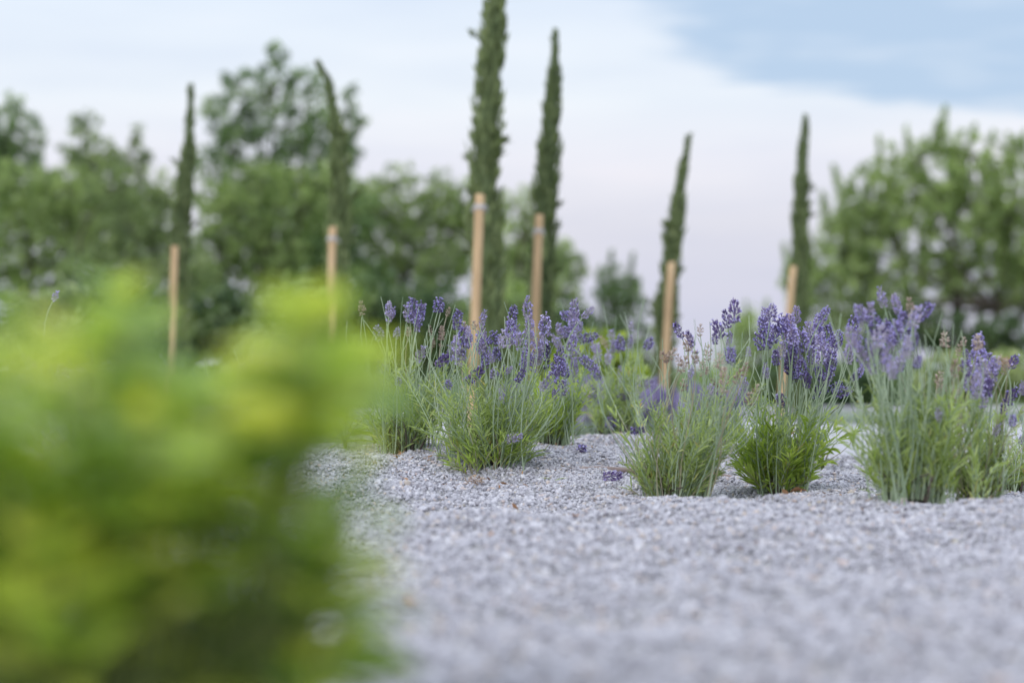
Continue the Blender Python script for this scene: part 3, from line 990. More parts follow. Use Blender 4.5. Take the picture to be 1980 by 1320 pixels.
def add_stalk(root, base_pt, tip_px, Y, length_px, tilt, kind, bow=0.0, stem_w=.0016, dry=False):
    L = S(length_px, Y)
    if kind == 'v' and rng.random() < .14: kind = 'f'
    fam = HEADS[kind]
    near_ = sorted(fam, key=lambda q: abs(q[0] - L))
    pick = near_[0] if rng.random() < .65 or len(near_) < 2 else near_[1]
    sc = float(np.clip(L / pick[0], .6, 1.45))
    c = P(tip_px[0], tip_px[1], Y)
    ta = R(tilt)
    yaw = rng.normal(0, .18)
    d = Vector((math.sin(ta), yaw, math.cos(ta))).normalized()
    bottom = c - d * (L * .5)
    base = Vector(base_pt)
    up = bottom - base
    h = up.length
    lean = Vector((up.x * .15, up.y * .15, h * .45))
    if bow:
        c1 = base + Vector((up.x * .2, 0, h * .75))
        c2 = bottom - d * h * .28 + Vector((0, 0, bow))
    else:
        c1 = base + lean + Vector((rng.normal(0, .028), rng.normal(0, .022), 0))
        c2 = bottom - d * h * .30 - Vector((0, 0, h * .04)) + Vector((rng.normal(0, .014), 0, 0))
    pts_ = bezier(base, c1, c2, bottom + d * .004, 14)
    g = Geo()
    w = stem_w * rng.uniform(.8, 1.15)
    n = len(pts_)
    tint = np.clip(rng.normal(.5, .18), 0, 1)
    v, f = tube(pts_, np.linspace(w * 1.1, w * .72, n), 5)
    g.add(v, f, tint)
    # the small pair of leaves low on the stalk and, at times, a lone whorl below the head
    for k in range(2):
        i = int(n * rng.uniform(.3, .62))
        t_ = unit(pts_[min(i + 1, n - 1)] - pts_[i])
        a = rng.uniform(0, 6.28)
        s_ = np.array([math.cos(a), math.sin(a), 0])
        for sg in (-1, 1):
            g.add(*strips(pts_[i][None], (t_ * .9 + s_ * sg * .55)[None], [rng.uniform(.015, .032)], [.0028], [.2], [np.clip(tint + .15, 0, 1)]))
    st = g.build('flower_stalk', MAT['stem_dry' if dry else 'stem'], root, origin=tuple(base))
    ho = bpy.data.objects.new('flower_head', pick[1])
    COL.objects.link(ho)
    ho.parent = st
    ho.location = bottom - base
    q = d.to_track_quat('Z', 'Y')
    ho.rotation_mode = 'QUATERNION'
    ho.rotation_quaternion = q @ Euler((0, 0, rng.uniform(0, 6.28))).to_quaternion()
    sc *= .92
    wsc = (sc * rng.uniform(.95, 1.1) if sc < 1 else min(sc, 1.2)) * .88
    ho.scale = (wsc, wsc, sc)
    return st


def foliage(root, cx, cy, spread, n, hmin, hmax, mat, leaf_l, leaf_w, lean=(0, 0), flat=.5, per=.0085, name='foliage', droop=.5, twig='stem', bare=.35):
    """Leafy shoots rising from the crown of the plant, narrow leaves in pairs along each."""
    g = Geo()
    B, D, LL, WW, CC, TT = [], [], [], [], [], []
    hmin, hmax, per = hmin * 1.12, hmax * 1.32, per * 1.35
    leaf_l = (leaf_l[0] * 1.0, leaf_l[1] * 1.2)
    n = int(n * .72)
    for k in range(n):
        a = rng.uniform(0, math.tau)
        q = math.sqrt(rng.random())
        bx, by = cx + spread[0] * q * math.cos(a) * .75, cy + spread[1] * q * math.sin(a) * .75
        h = rng.uniform(hmin, hmax) * (1 - .35 * q * rng.random())
        out = np.array([math.cos(a) * q * flat + lean[0] + rng.normal(0, .14), math.sin(a) * q * flat + lean[1] + rng.normal(0, .14), 1.0])
        out = out / np.linalg.norm(out)
        p0 = np.array([bx, by, gz(bx, by) - .004])
        p3 = p0 + out * h
        p1 = p0 + np.array([out[0] * .2, out[1] * .2, 1]) * h * .35
        p2 = p0 + out * h * .7 + np.array([rng.normal(0, .07) * h, rng.normal(0, .07) * h, .03 * h])
        p3 = p3 + np.array([rng.normal(0, .10) * h, rng.normal(0, .10) * h, -abs(rng.normal(0, .05)) * h])
        pts_ = bezier(p0, p1, p2, p3, 8)
        tt = np.clip(rng.normal(.45, .16), 0, 1)
        v, f = tube(pts_, np.linspace(.0016, .0008, 8), 4, False)
        g.add(v, f, tt, 1)
        nl = max(4, int(h / per))
        for i in range(nl):
            u = .16 + .84 * (i + rng.random() * .6) / nl
            x = min(u, 1) * 7
            i0 = min(int(x), 6)
            p = pts_[i0] + (pts_[i0 + 1] - pts_[i0]) * (x - i0)
            tn = unit(pts_[i0 + 1] - pts_[i0])
            b = rng.uniform(0, math.tau)
            s_ = np.array([math.cos(b), math.sin(b), 0]) - tn * tn[2] * 0
            for sg in (-1, 1):
                B.append(p)
                D.append(tn * rng.uniform(.45, 1.1) + s_ * sg * rng.uniform(.4, .85))
                LL.append(rng.uniform(*leaf_l) * (.65 + .5 * math.sin(math.pi * min(u, .95))))
                WW.append(rng.uniform(*leaf_w))
                CC.append(rng.uniform(-.15, droop))
                old = 1 - u
                TT.append(tt + rng.normal(.02, .15) + (.55 if old > .7 and rng.random() < .05 else 0))
    for k in range(int(n * bare)):
        a = rng.uniform(0, math.tau)
        q = math.sqrt(rng.random())
        bx, by = cx + spread[0] * q * math.cos(a) * .7, cy + spread[1] * q * math.sin(a) * .7
        h = rng.uniform(.8, 1.35) * hmax
        p0 = np.array([bx, by, gz(bx, by) - .004])
        out = np.array([math.cos(a) * q * flat * .8 + lean[0] + rng.normal(0, .16), math.sin(a) * q * flat * .6 + lean[1], 1.0])
        p3 = p0 + out / np.linalg.norm(out) * h
        p1 = p0 + np.array([out[0] * .2, out[1] * .2, 1]) * h * .4
        p2 = p3 - np.array([rng.normal(0, .12), rng.normal(0, .1), .35]) * h
        v, f = tube(bezier(p0, p1, p2, p3, 9), np.linspace(.0012, .0008, 9), 4, False)
        g.add(v, f, np.clip(rng.normal(.55, .28), 0, 1), 1)
    v, f, t = strips(np.array(B), np.array(D), np.array(LL), np.array(WW), np.array(CC), np.clip(TT, 0, 1), rng.uniform(-.9, .9, len(B)))
    g.add(v, f, t, 0)
    o = g.build(name, [MAT[mat], MAT[twig]], root)
    o['kind'] = 'stuff'
    return o


def woody_base(root, cx, cy, r, n=26):
    g = Geo()
    for k in range(n):
        a = rng.uniform(0, math.tau)
        q = rng.random() * r * .7
        p0 = np.array([cx + q * math.cos(a), cy + q * math.sin(a), 0])
        p0[2] = gz(p0[0], p0[1]) - .006
        e = p0 + np.array([math.cos(a) * r * rng.uniform(.3, .9), math.sin(a) * r * rng.uniform(.3, .9), rng.uniform(.03, .09)])
        g.add(*tube(limb_points(p0, e, .18, 6), np.linspace(.0036, .0014, 6), 5))
    g.build('woody_stem', MAT['bark'], root, smooth=True)
    m = Geo()
    k = 16
    ring = [(0, 0, .014)] + [(r * .95 * math.cos(i * math.tau / k) * rng.uniform(.7, 1.25), r * .95 * math.sin(i * math.tau / k) * rng.uniform(.7, 1.25), rng.uniform(-.004, .006)) for i in range(k)]
    v = np.array([(cx + a, cy + b, gz(cx + a, cy + b) + .006 + c) for a, b, c in ring])
    m.add(v, [(0, 1 + i, 1 + (i + 1) % k) for i in range(k)])
    m.build('root_soil', MAT['soil'], root)


GROUP = 'lavender plants in the gravel bed'


def lavender(label, base_px, Y, heads, base_w, fol, extra=0, extra_box=None, extra_kind='v', depth=.10):
    """heads: (px, py, length px, tilt degrees, kind[, bow]) as they stand in the photo."""
    reseed(label)
    c = P(base_px, HORIZON, Y)
    z = gz(c.x, Y)
    root = empty('lavender_plant', (c.x, Y, z), label, 'lavender', GROUP)
    bw = S(base_w, Y)
    woody_base(root, c.x, Y, bw * .55)
    for fo in fol:
        fx = c.x + S(fo.pop('dx', 0), Y)
        foliage(root, fx, Y + fo.pop('dy', 0), fo.pop('spread', (bw, bw * .7)), **fo)
    allh = list(heads)
    if extra:
        for k in range(extra):
            x0, y0, x1, y1 = extra_box
            allh.append((rng.uniform(x0, x1), rng.uniform(y0, y1), rng.uniform(20, 45), rng.normal(0, 14), extra_kind[int(rng.random() * len(extra_kind))]))
    for h in allh:
        px, py, L, tilt, kind = h[:5]
        bow = h[5] if len(h) > 5 else 0
        hy = Y + rng.normal(0, depth)
        tx = P(px, py, hy).x
        bx = c.x + np.clip((tx - c.x) * .55 + rng.normal(0, bw * .22), -bw * .95, bw * .95)
        by = Y + (hy - Y) * .4 + rng.normal(0, bw * .15)
        add_stalk(root, (bx, by, gz(bx, by)), (px, py), hy, L, tilt, kind, bow, dry=(kind == 'd' and rng.random() < .6))
    return root


# --- left plant with the single pale bud at its side
lavender('leftmost lavender in focus, lone pale bud on a long stalk at its left', 790, 6.0,
         [(699, 595, 24, -4, 'd'), (752, 597, 36, 2, 'f'), (758, 605, 24, 14, 'v'), (732, 645, 30, -18, 'v'), (799, 596, 46, -6, 'v'), (813, 602, 40, 14, 'v'), (790, 606, 32, -10, 'f'), (807, 629, 24, 4, 'k'),
          (848, 591, 22, 4, 'v'), (866, 604, 12, 20, 'd'), (885, 616, 40, 6, 'v'), (767, 645, 16, 10, 'v'), (789, 641, 14, -4, 'd'), (813, 684, 28, 24, 'f'), (854, 644, 34, 2, 'd'), (837, 662, 16, 4, 'd'),
          (896, 650, 48, 10, 'v'), (882, 666, 44, -2, 'v'), (873, 680, 30, -14, 'f'), (866, 745, 16, 0, 'v'), (857, 696, 30, 52, 'k'), (905, 660, 28, 16, 'v'), (890, 690, 30, 8, 'f'), (742, 714, 12, 0, 'f'), (770, 738, 14, 6, 'v'), (808, 758, 14, 12, 'f'), (832, 640, 14, -8, 'd')],
         62, [dict(n=62, hmin=.10, hmax=.225, mat='leaf_grey', leaf_l=(.022, .040), leaf_w=(.0024, .0042), flat=.55, dx=-14, bare=.8),
              dict(n=26, hmin=.06, hmax=.13, mat='leaf_grey', leaf_l=(.025, .045), leaf_w=(.003, .005), flat=.9, name='foliage')])
lavender('middle left lavender full of violet heads, with stalks drooping to both sides', 950, 5.75,
         [(934, 614, 28, 14, 'f'), (898, 629, 12, 0, 'd'), (917, 628, 12, -6, 'd'), (931, 652, 58, 4, 'v'), (936, 668, 48, -2, 'v'), (955, 654, 20, 6, 'v'), (938, 697, 26, 0, 'v'), (960, 685, 27, 0, 'v'), (950, 690, 22, -20, 'f'),
          (992, 608, 40, 8, 'v'), (987, 634, 42, -2, 'v'), (996, 645, 40, 10, 'f'), (978, 655, 30, -8, 'f'), (1020, 596, 42, -4, 'f'), (1023, 632, 52, 2, 'v'), (1026, 655, 44, 4, 'v'), (1019, 688, 32, -4, 'v'), (1031, 703, 26, 6, 'f'),
          (1054, 630, 50, 2, 'v'), (1052, 664, 40, -6, 'f'), (1058, 684, 40, 4, 'k'), (1040, 676, 38, 10, 'f'), (1005, 661, 30, -4, 'f'), (1042, 690, 30, 2, 'f'),
          (1079, 696, 58, 14, 'v'), (1083, 708, 46, 4, 'v'), (1070, 728, 56, 38, 'v'), (1092, 715, 30, -8, 'v'), (1088, 749, 30, 8, 'v'), (1047, 747, 16, 0, 'f'), (1072, 764, 14, 0, 'k'), (919, 725, 42, 48, 'k'), (909, 732, 18, 40, 'k'),
          (973, 719, 20, 26, 'k'), (955, 722, 18, 4, 'v'), (1007, 725, 28, 30, 'k'), (983, 716, 16, 50, 'f'), (1012, 705, 24, 0, 'v'), (905, 645, 18, 0, 'f'), (968, 660, 24, -8, 'f'), (995, 846, 26, 74, 'f'), (1019, 836, 20, 60, 'f'), (1012, 856, 16, 100, 'd')],
         66, [dict(n=70, hmin=.10, hmax=.215, mat='leaf_grey', leaf_l=(.020, .038), leaf_w=(.0022, .0038), flat=.55, dx=6, bare=.7),
              dict(n=46, hmin=.07, hmax=.14, mat='leaf_grey', leaf_l=(.020, .036), leaf_w=(.0022, .004), flat=1.35, dx=10, dy=-.03),
              dict(n=34, hmin=.09, hmax=.19, mat='leaf_grey', leaf_l=(.020, .038), leaf_w=(.0022, .0038), flat=.7, dx=-68, dy=.06),
              dict(n=20, hmin=.05, hmax=.09, mat='leaf_green', leaf_l=(.025, .045), leaf_w=(.003, .005), flat=1.3, dx=-20, dy=-.05, twig='stem_dry')])
lavender('shaded lavender behind, whose tall spike rises over side spikes at angles', 1066, 6.3,
         [(1110, 606, 62, 2, 'v'), (1110, 624, 40, -6, 'f'), (1137, 604, 38, 46, 'v'), (1140, 652, 40, 74, 'v'), (1106, 662, 42, 12, 'v'), (1098, 611, 22, -60, 'v'), (1096, 641, 22, -70, 'v'), (1076, 660, 32, -30, 'f'),
          (1110, 710, 46, -2, 'f'), (1140, 704, 40, 128, 'v', .05), (1152, 722, 38, 152, 'v', .06), (1128, 655, 24, 90, 'f'), (1118, 640, 30, 30, 'f'), (1084, 640, 26, -20, 'f'), (1113, 680, 28, -10, 'f')],
         46, [dict(n=60, hmin=.10, hmax=.20, mat='leaf_green', leaf_l=(.022, .040), leaf_w=(.0025, .0042), flat=.45),
              dict(n=20, hmin=.05, hmax=.10, mat='leaf_grey', leaf_l=(.02, .04), leaf_w=(.003, .004), flat=.9)])
lavender('soft lavender set back in the middle with sparse small heads', 1185, 7.0,
         [(1200, 664, 30, 2, 'v'), (1195, 668, 22, -20, 'v'), (1219, 661, 24, 10, 'f'), (1220, 631, 14, 0, 'f'), (1182, 649, 20, 0, 'f'), (1155, 682, 44, -2, 'f'), (1150, 672, 26, -30, 'f'), (1167, 660, 22, -30, 'd'), (1254, 665, 20, 24, 'v'), (1176, 690, 28, 0, 'f'),
          (1134, 770, 30, 58, 'v'), (1207, 766, 26, 78, 'k'), (1164, 777, 14, 0, 'v'), (1181, 816, 22, 20, 'v'), (1252, 742, 24, 60, 'f'), (1199, 716, 14, 0, 'f'), (1172, 806, 12, -20, 'f'), (1185, 672, 30, 4, 'f')],
         44, [dict(n=54, hmin=.08, hmax=.24, mat='leaf_grey', leaf_l=(.022, .042), leaf_w=(.0026, .0044), flat=.5)])
# --- right group
lavender('lavender in front centre, mostly faded brown heads over grey green foliage', 1295, 5.3,
         [(1311, 638, 34, -30, 'k'), (1335, 656, 40, -22, 'k'), (1330, 662, 24, -10, 'd'), (1354, 638, 20, 6, 'd'), (1420, 600, 46, 2, 'k'), (1404, 618, 44, -14, 'k'), (1389, 636, 32, -24, 'k'), (1382, 654, 22, -6, 'k'),
          (1414, 687, 30, 6, 'v'), (1408, 682, 22, -20, 'v'), (1285, 690, 20, -24, 'd'), (1300, 683, 18, 28, 'd'), (1322, 704, 30, 18, 'd'), (1312, 695, 20, -10, 'd'), (1369, 682, 26, 0, 'd'), (1391, 698, 24, 6, 'd'), (1400, 727, 46, 2, 'd'),
          (1427, 727, 26, 24, 'd'), (1441, 713, 24, 12, 'd'), (1322, 744, 18, 10, 'd'), (1380, 745, 24, -10, 'd'), (1462, 757, 26, 8, 'd'), (1449, 771, 20, -8, 'd'), (1371, 758, 26, 30, 'f'), (1447, 680, 15, 0, 'v'), (1235, 831, 30, 84, 'k'),
          (1360, 712, 22, -6, 'd'), (1344, 690, 18, 0, 'd'), (1410, 660, 16, 20, 'f'), (1395, 752, 28, -4, 'd'), (1336, 722, 20, 12, 'f'), (1438, 742, 24, 4, 'f')],
         70, [dict(n=72, hmin=.10, hmax=.23, mat='leaf_grey', leaf_l=(.020, .040), leaf_w=(.0022, .0038), flat=.45, lean=(.12, 0), bare=.9),
              dict(n=46, hmin=.05, hmax=.14, mat='leaf_grey', leaf_l=(.020, .036), leaf_w=(.0024, .004), flat=1.0, twig='stem_dry'),
              dict(n=26, hmin=.14, hmax=.27, mat='leaf_grey', leaf_l=(.02, .034), leaf_w=(.002, .003), flat=.3, lean=(.26, 0), dx=30)])
lavender('fullest lavender, dense vivid purple heads over bright green leaves', 1502, 5.5,
         [(1480, 612, 40, -6, 'v'), (1492, 604, 32, 14, 'v'), (1476, 630, 34, -12, 'v'), (1487, 645, 36, 4, 'v'), (1471, 660, 27, -18, 'v'), (1498, 648, 34, 12, 'v'), (1484, 662, 28, 2, 'v'), (1516, 626, 28, 4, 'v'), (1508, 632, 26, -24, 'v'),
          (1540, 609, 44, 2, 'f'), (1522, 664, 48, -2, 'v'), (1530, 640, 26, 14, 'v'), (1594, 608, 30, 30, 'v'), (1582, 623, 30, 10, 'v'), (1580, 645, 40, 2, 'v'), (1554, 660, 40, -14, 'v'), (1569, 665, 42, 4, 'v'), (1587, 660, 42, -4, 'v'),
          (1611, 665, 44, 10, 'v'), (1620, 656, 34, 18, 'v'), (1540, 686, 42, -8, 'v'), (1569, 689, 40, 2, 'v'), (1591, 684, 40, 8, 'v'), (1609, 696, 42, 6, 'v'), (1598, 716, 34, 2, 'v'), (1605, 726, 32, 24, 'v'), (1593, 744, 36, 6, 'k'), (1585, 722, 28, -12, 'v'),
          (1578, 757, 28, 4, 'k'), (1629, 757, 34, 74, 'v'), (1616, 748, 28, 50, 'v'), (1649, 628, 24, 8, 'v'), (1642, 680, 44, 8, 'v'), (1650, 664, 32, -4, 'v'), (1661, 720, 24, 34, 'v'), (1653, 728, 18, 50, 'k'), (1511, 773, 24, 0, 'k'), (1480, 717, 28, -4, 'f'),
          (1500, 690, 30, 0, 'k'), (1524, 700, 34, 4, 'v'), (1550, 712, 34, -4, 'v'), (1560, 735, 26, 0, 'k'), (1512, 676, 28, 0, 'f'), (1534, 664, 30, 4, 'v'), (1600, 645, 34, -2, 'v'), (1565, 640, 32, -8, 'v'), (1528, 622, 30, 2, 'v'), (1534, 650, 34, -4, 'v'), (1528, 684, 36, 4, 'v'), (1526, 706, 32, -2, 'k'), (1536, 722, 30, 3, 'v'), (1520, 642, 32, 0, 'v')],
         56, [dict(n=58, hmin=.10, hmax=.20, mat='leaf_green', leaf_l=(.028, .050), leaf_w=(.0034, .0062), flat=.62, bare=.7),
              dict(n=26, hmin=.06, hmax=.13, mat='leaf_green', leaf_l=(.03, .045), leaf_w=(.004, .0068), flat=1.2, twig='stem_dry'),
              dict(n=24, hmin=.17, hmax=.24, mat='leaf_grey', leaf_l=(.018, .03), leaf_w=(.002, .003), flat=.6)], depth=.08)
lavender('nearest tall lavender, soft pale mauve heads behind a gravel ridge', 1760, 4.72,
         [(1705, 575, 38, -14, 'f'), (1665, 606, 36, -20, 'v'), (1680, 604, 34, 12, 'v'), (1733, 588, 48, -14, 'f'), (1760, 592, 30, -8, 'd'), (1784, 603, 44, 46, 'v'), (1770, 612, 36, 20, 'f'), (1693, 627, 42, -18, 'v'), (1713, 638, 48, 6, 'v'), (1749, 624, 42, 0, 'v'),
          (1736, 645, 46, -4, 'v'), (1762, 642, 40, 10, 'v'), (1645, 650, 34, -10, 'f'), (1657, 656, 38, 8, 'f'), (1685, 664, 44, -8, 'f'), (1722, 656, 40, 0, 'v'), (1754, 671, 42, 6, 'f'), (1689, 700, 46, -4, 'v'), (1714, 696, 44, 2, 'f'), (1774, 700, 24, 14, 'v'),
          (1725, 714, 36, 0, 'v'), (1740, 700, 36, 8, 'f'), (1668, 690, 36, -14, 'f'), (1700, 650, 40, 10, 'f'), (1834, 795, 34, 4, 'v'), (1815, 804, 22, -10, 'f'), (1765, 660, 30, 24, 'v'), (1702, 680, 34, 0, 'v')],
         82, [dict(n=64, hmin=.10, hmax=.22, mat='leaf_grey', leaf_l=(.026, .048), leaf_w=(.003, .0048), flat=.14, bare=1.5),
              dict(n=26, hmin=.06, hmax=.13, mat='leaf_green', leaf_l=(.03, .05), leaf_w=(.003, .005), flat=.3),
              dict(n=22, hmin=.10, hmax=.20, mat='leaf_grey', leaf_l=(.026, .042), leaf_w=(.003, .0046), flat=.2, dx=80)])
lavender('right lavender with a pointed bunch of heads and dry brown ones beside', 1888, 4.98,
         [(1891, 665, 40, 0, 'v'), (1891, 662, 22, 0, 'd'), (1869, 688, 28, -14, 'k'), (1867, 711, 28, -16, 'k'), (1896, 693, 40, 4, 'v'), (1911, 700, 38, 8, 'v'), (1900, 716, 40, 0, 'v'), (1922, 707, 38, 12, 'v'), (1884, 700, 36, -6, 'v'), (1874, 740, 38, -8, 'v'),
          (1889, 745, 42, 2, 'v'), (1911, 748, 38, 4, 'k'), (1904, 734, 36, 0, 'v'), (1918, 728, 30, 6, 'v'), (1880, 724, 34, 0, 'f'), (1816, 729, 18, 24, 'd'), (1820, 746, 22, 4, 'd'), (1827, 657, 22, -4, 'd'), (1853, 678, 16, 4, 'd'), (1847, 711, 30, 4, 'd'), (1850, 768, 30, 6, 'd'),
          (1940, 700, 20, -40, 'd'), (1945, 714, 20, 34, 'd'), (1960, 699, 26, 26, 'k'), (1954, 766, 30, 20, 'k'), (1943, 785, 30, 10, 'k'), (1976, 751, 24, 8, 'v'), (1958, 816, 16, 0, 'v'), (1936, 878, 14, 0, 'v'), (1926, 832, 20, 30, 'f'), (1857, 802, 20, 10, 'd'), (1900, 772, 30, 0, 'f'), (1863, 660, 14, 0, 'd')],
         52, [dict(n=52, hmin=.10, hmax=.22, mat='leaf_grey', leaf_l=(.020, .036), leaf_w=(.002, .0034), flat=.35, twig='stem_dry'),
              dict(n=22, hmin=.05, hmax=.12, mat='leaf_grey', leaf_l=(.022, .04), leaf_w=(.003, .004), flat=.6)])
lavender('lavender at the right edge, low arching green leaves', 1962, 5.8,
         [(1990, 700, 30, 0, 'v'), (2010, 690, 36, 8, 'v'), (2030, 720, 36, 14, 'v'), (2000, 740, 30, 0, 'f'), (2020, 660, 30, 4, 'v'), (1976, 850, 16, 30, 'k')],
         60, [dict(n=60, hmin=.08, hmax=.17, mat='leaf_grey', leaf_l=(.03, .055), leaf_w=(.0025, .0042), flat=.8, droop=.9)])
# the one hidden behind the leafy shrub: a few stalks show past it
lavender('lavender mostly hidden by the leafy shrub, one pale stalk rising at far left', 150, 6.1,
         [(107, 572, 18, 26, 'f'), (60, 700, 34, 130, 'f', .05), (170, 690, 30, 8, 'v'), (120, 720, 34, -6, 'v'), (210, 730, 34, 10, 'v')],
         70, [dict(n=40, hmin=.08, hmax=.2, mat='leaf_grey', leaf_l=(.022, .04), leaf_w=(.0026, .004), flat=.6)])
lavender('lavender behind the leafy shrub with two stalks arching over', 500, 6.2,
         [(524, 690, 30, 140, 'f', .04), (545, 668, 30, -130, 'f', .04), (470, 720, 34, -6, 'v'), (560, 720, 34, 6, 'v')],
         60, [dict(n=40, hmin=.06, hmax=.17, mat='leaf_grey', leaf_l=(.022, .04), leaf_w=(.0026, .004), flat=.7)])

# --- distant, out-of-focus lavenders: one built, the rest copies of it with its parts
def copy_tree(o, parent=None):
    c = o.copy()
    COL.objects.link(c)
    c.parent = parent
    for ch in o.children:
        copy_tree(ch, c)
    return c


def far_lavender():
    Y, base = 9.6, 1140
    c = P(base, HORIZON, Y)
    root = empty('lavender_plant', (c.x, Y, -.07), 'blurred mauve lavender on the path behind the middle of the bed', 'lavender', 'blurred lavender plants behind the bed')
    g = Geo()
    n = 1500
    a, q = rng.uniform(0, math.tau, n), np.sqrt(rng.random(n))
    b = np.stack([c.x + q * .13 * np.cos(a), Y + q * .13 * np.sin(a), -.07 + rng.random(n) * .12], 1)
    d = np.stack([np.cos(a) * q * .8, np.sin(a) * q * .8, np.full(n, 1.0)], 1) + rng.normal(0, .2, (n, 3))
    g.add(*strips(b, d, rng.uniform(.03, .07, n), rng.uniform(.004, .006, n), .3, np.clip(rng.normal(.55, .2, n), 0, 1)))
    o = g.build('foliage', MAT['silver'], root)
    o['kind'] = 'stuff'
    for k in range(60):
        px, py = rng.normal(base, 42), rng.uniform(738, 806)
        add_stalk(root, (c.x + rng.normal(0, .05), Y + rng.normal(0, .05), -.07), (px, py), Y + rng.normal(0, .09), rng.uniform(34, 52), (px - base) * .35 + rng.normal(0, 8), 'vvf'[k % 3], stem_w=.002)
    return root


fl = far_lavender()
for px_, Y, rz, sc_, lab in ((1235, 9.9, 1.9, 1.0, 'blurred mauve lavender left of the leaning stake'),
                             (1385, 11.5, 2.7, .9, 'blurred lavender far behind the faded brown one'),
                             (1005, 10.6, .8, .9, 'blurred lavender far behind the violet middle left one')):
    o = copy_tree(fl)
    p = P(px_, HORIZON, Y)
    o.location = (p.x, Y, -.075)
    o.rotation_euler.z = rz
    o.scale = (sc_,) * 3
    o['label'] = lab

# low silvery plants along the kerb
def silver_plant(px_, Y, w, h, label):
    p = P(px_, HORIZON, Y)
    root = empty('silver_plant', (p.x, Y, -.065), label, 'plant', 'low silvery plants before the kerb')
    g = Geo()
    n = 700
    a, q = rng.uniform(0, math.tau, n), np.sqrt(rng.random(n))
    b = np.stack([p.x + q * w * np.cos(a), Y + q * w * .6 * np.sin(a), -.065 + rng.random(n) * h * (1 - q * q * .6)], 1)
    d = np.stack([np.cos(a) * q, np.sin(a) * q, np.full(n, .8)], 1) + rng.normal(0, .3, (n, 3))
    g.add(*strips(b, d, rng.uniform(.03, .06, n), rng.uniform(.006, .010, n), .3, np.clip(rng.normal(.45, .2, n), 0, 1)))
    o = g.build('foliage', MAT['silver'], root)
    o['kind'] = 'stuff'


for px_, Y, lab in ((1610, 15.2, 'low silvery plant in the gap right of the fullest lavender'), (1680, 14.9, 'low silvery plant at the left side of the nearest tall lavender'),
                    (1760, 15.3, 'low silvery plant right behind the nearest tall lavender'), (1850, 15.0, 'low silvery plant behind the dry brown heads'),
                    (1950, 15.2, 'low silvery plant by the right edge under the rose bush'), (1350, 15.4, 'low silvery plant behind the faded brown lavender'), (1240, 15.1, 'low silvery plant behind the leaning stake')):
    silver_plant(px_, Y, .2, .07, lab)


silver_plant(690, 10.4, .13, .16, 'taller pale silvery plant between the leafy shrub and the left lavender')
silver_plant(590, 10.9, .16, .15, 'pale silvery plant at the foot of the stake before the bent cypress')


# --- broad-leaved herbs between the lavenders, each leaf a part
def leaf_mesh(name, L, W, fold, bend, mat, wave=0.0, seg=6):
    g = Geo()
    v, f = [], []
    for i in range(seg + 1):
        t = i / seg
        w = W / 2 * (math.sin(math.pi * min(1, t * .96 + .02)) ** .75) * (1 - .25 * t)
        z = -bend * L * t * t
        for s in (-1, 0, 1):
            v.append((s * w, L * t, z + abs(s) * fold * w + s * wave * w * math.sin(t * 7)))
    for i in range(seg):
        for k in range(2):
            a = i * 3 + k
            f += [(a, a + 1, a + 4), (a, a + 4, a + 3)]
    g.add(v, f, .5)
    return g.mesh(name, mat, smooth=True)


def place_leaf(me, parent, pos, d, roll, sc, tilt_n=None):
    o = bpy.data.objects.new('leaf', me)
    COL.objects.link(o)
    o.parent = parent
    y = Vector(d).normalized()
    x = y.cross(Vector((0, 0, 1)))
    if x.length < 1e-3: x = Vector((1, 0, 0))
    x.normalize()
    z = x.cross(y)
    m = Matrix((x, y, z)).transposed().to_4x4() @ Matrix.Rotation(roll, 4, 'Y')
    m.translation = Vector(pos) - parent.matrix_basis.translation
    o.matrix_basis = m @ Matrix.Scale(sc, 4)
    return o


def tinted(mat_key, lo, hi):
    return lo


def herb(label, px_, Y, leaves, L, W, mat, h=.1):
    p = P(px_, HORIZON, Y)
    z = gz(p.x, Y) if Y < 8 else -.06
    root = empty('herb_plant', (p.x, Y, z), label, 'plant')
    g = Geo()
    stems = [bezier((p.x, Y, z - .003), (p.x, Y, z + h * .4), (p.x + a * h * .4, Y + b * h * .4, z + h * .8), (p.x + a * h, Y + b * h, z + h), 8) for a, b in ((0, 0), (.5, -.2), (-.5, .2), (.2, .5), (-.25, -.4))]
    for s in stems:
        g.add(*tube(s, np.linspace(.0022, .001, 8), 5))
    g.build('stem', MAT['shrub_stem'], root, smooth=True)
    mes = [leaf_mesh('leaf', L * s, W * s, .25, b, MAT[mat]) for s, b in ((1, .35), (.8, .15), (.65, .5))]
    for k in range(leaves):
        s = stems[k % len(stems)]
        i = 2 + int(rng.random() * 6)
        a = rng.uniform(0, math.tau)
        place_leaf(mes[k % 3], root, s[min(i, 7)], (math.cos(a), math.sin(a), rng.uniform(0, .9)), rng.normal(0, .3), rng.uniform(.8, 1.2))
    return root


herb('yellow green herb with lance-shaped leaves left of the leftmost lavender', 668, 6.1, 34, .075, .016, 'sage', .085)
herb('small leafy herb with drooping leaves hugging the left lavender', 725, 6.35, 22, .06, .015, 'sage', .07)
herb('bright yellow green herb peeking out behind the fullest lavender', 1590, 6.4, 44, .05, .022, 'bush_yellow', .11)
herb('broad yellow green leaves standing among the stems of the fullest lavender', 1546, 5.62, 10, .034, .017, 'bush_yellow', .20)

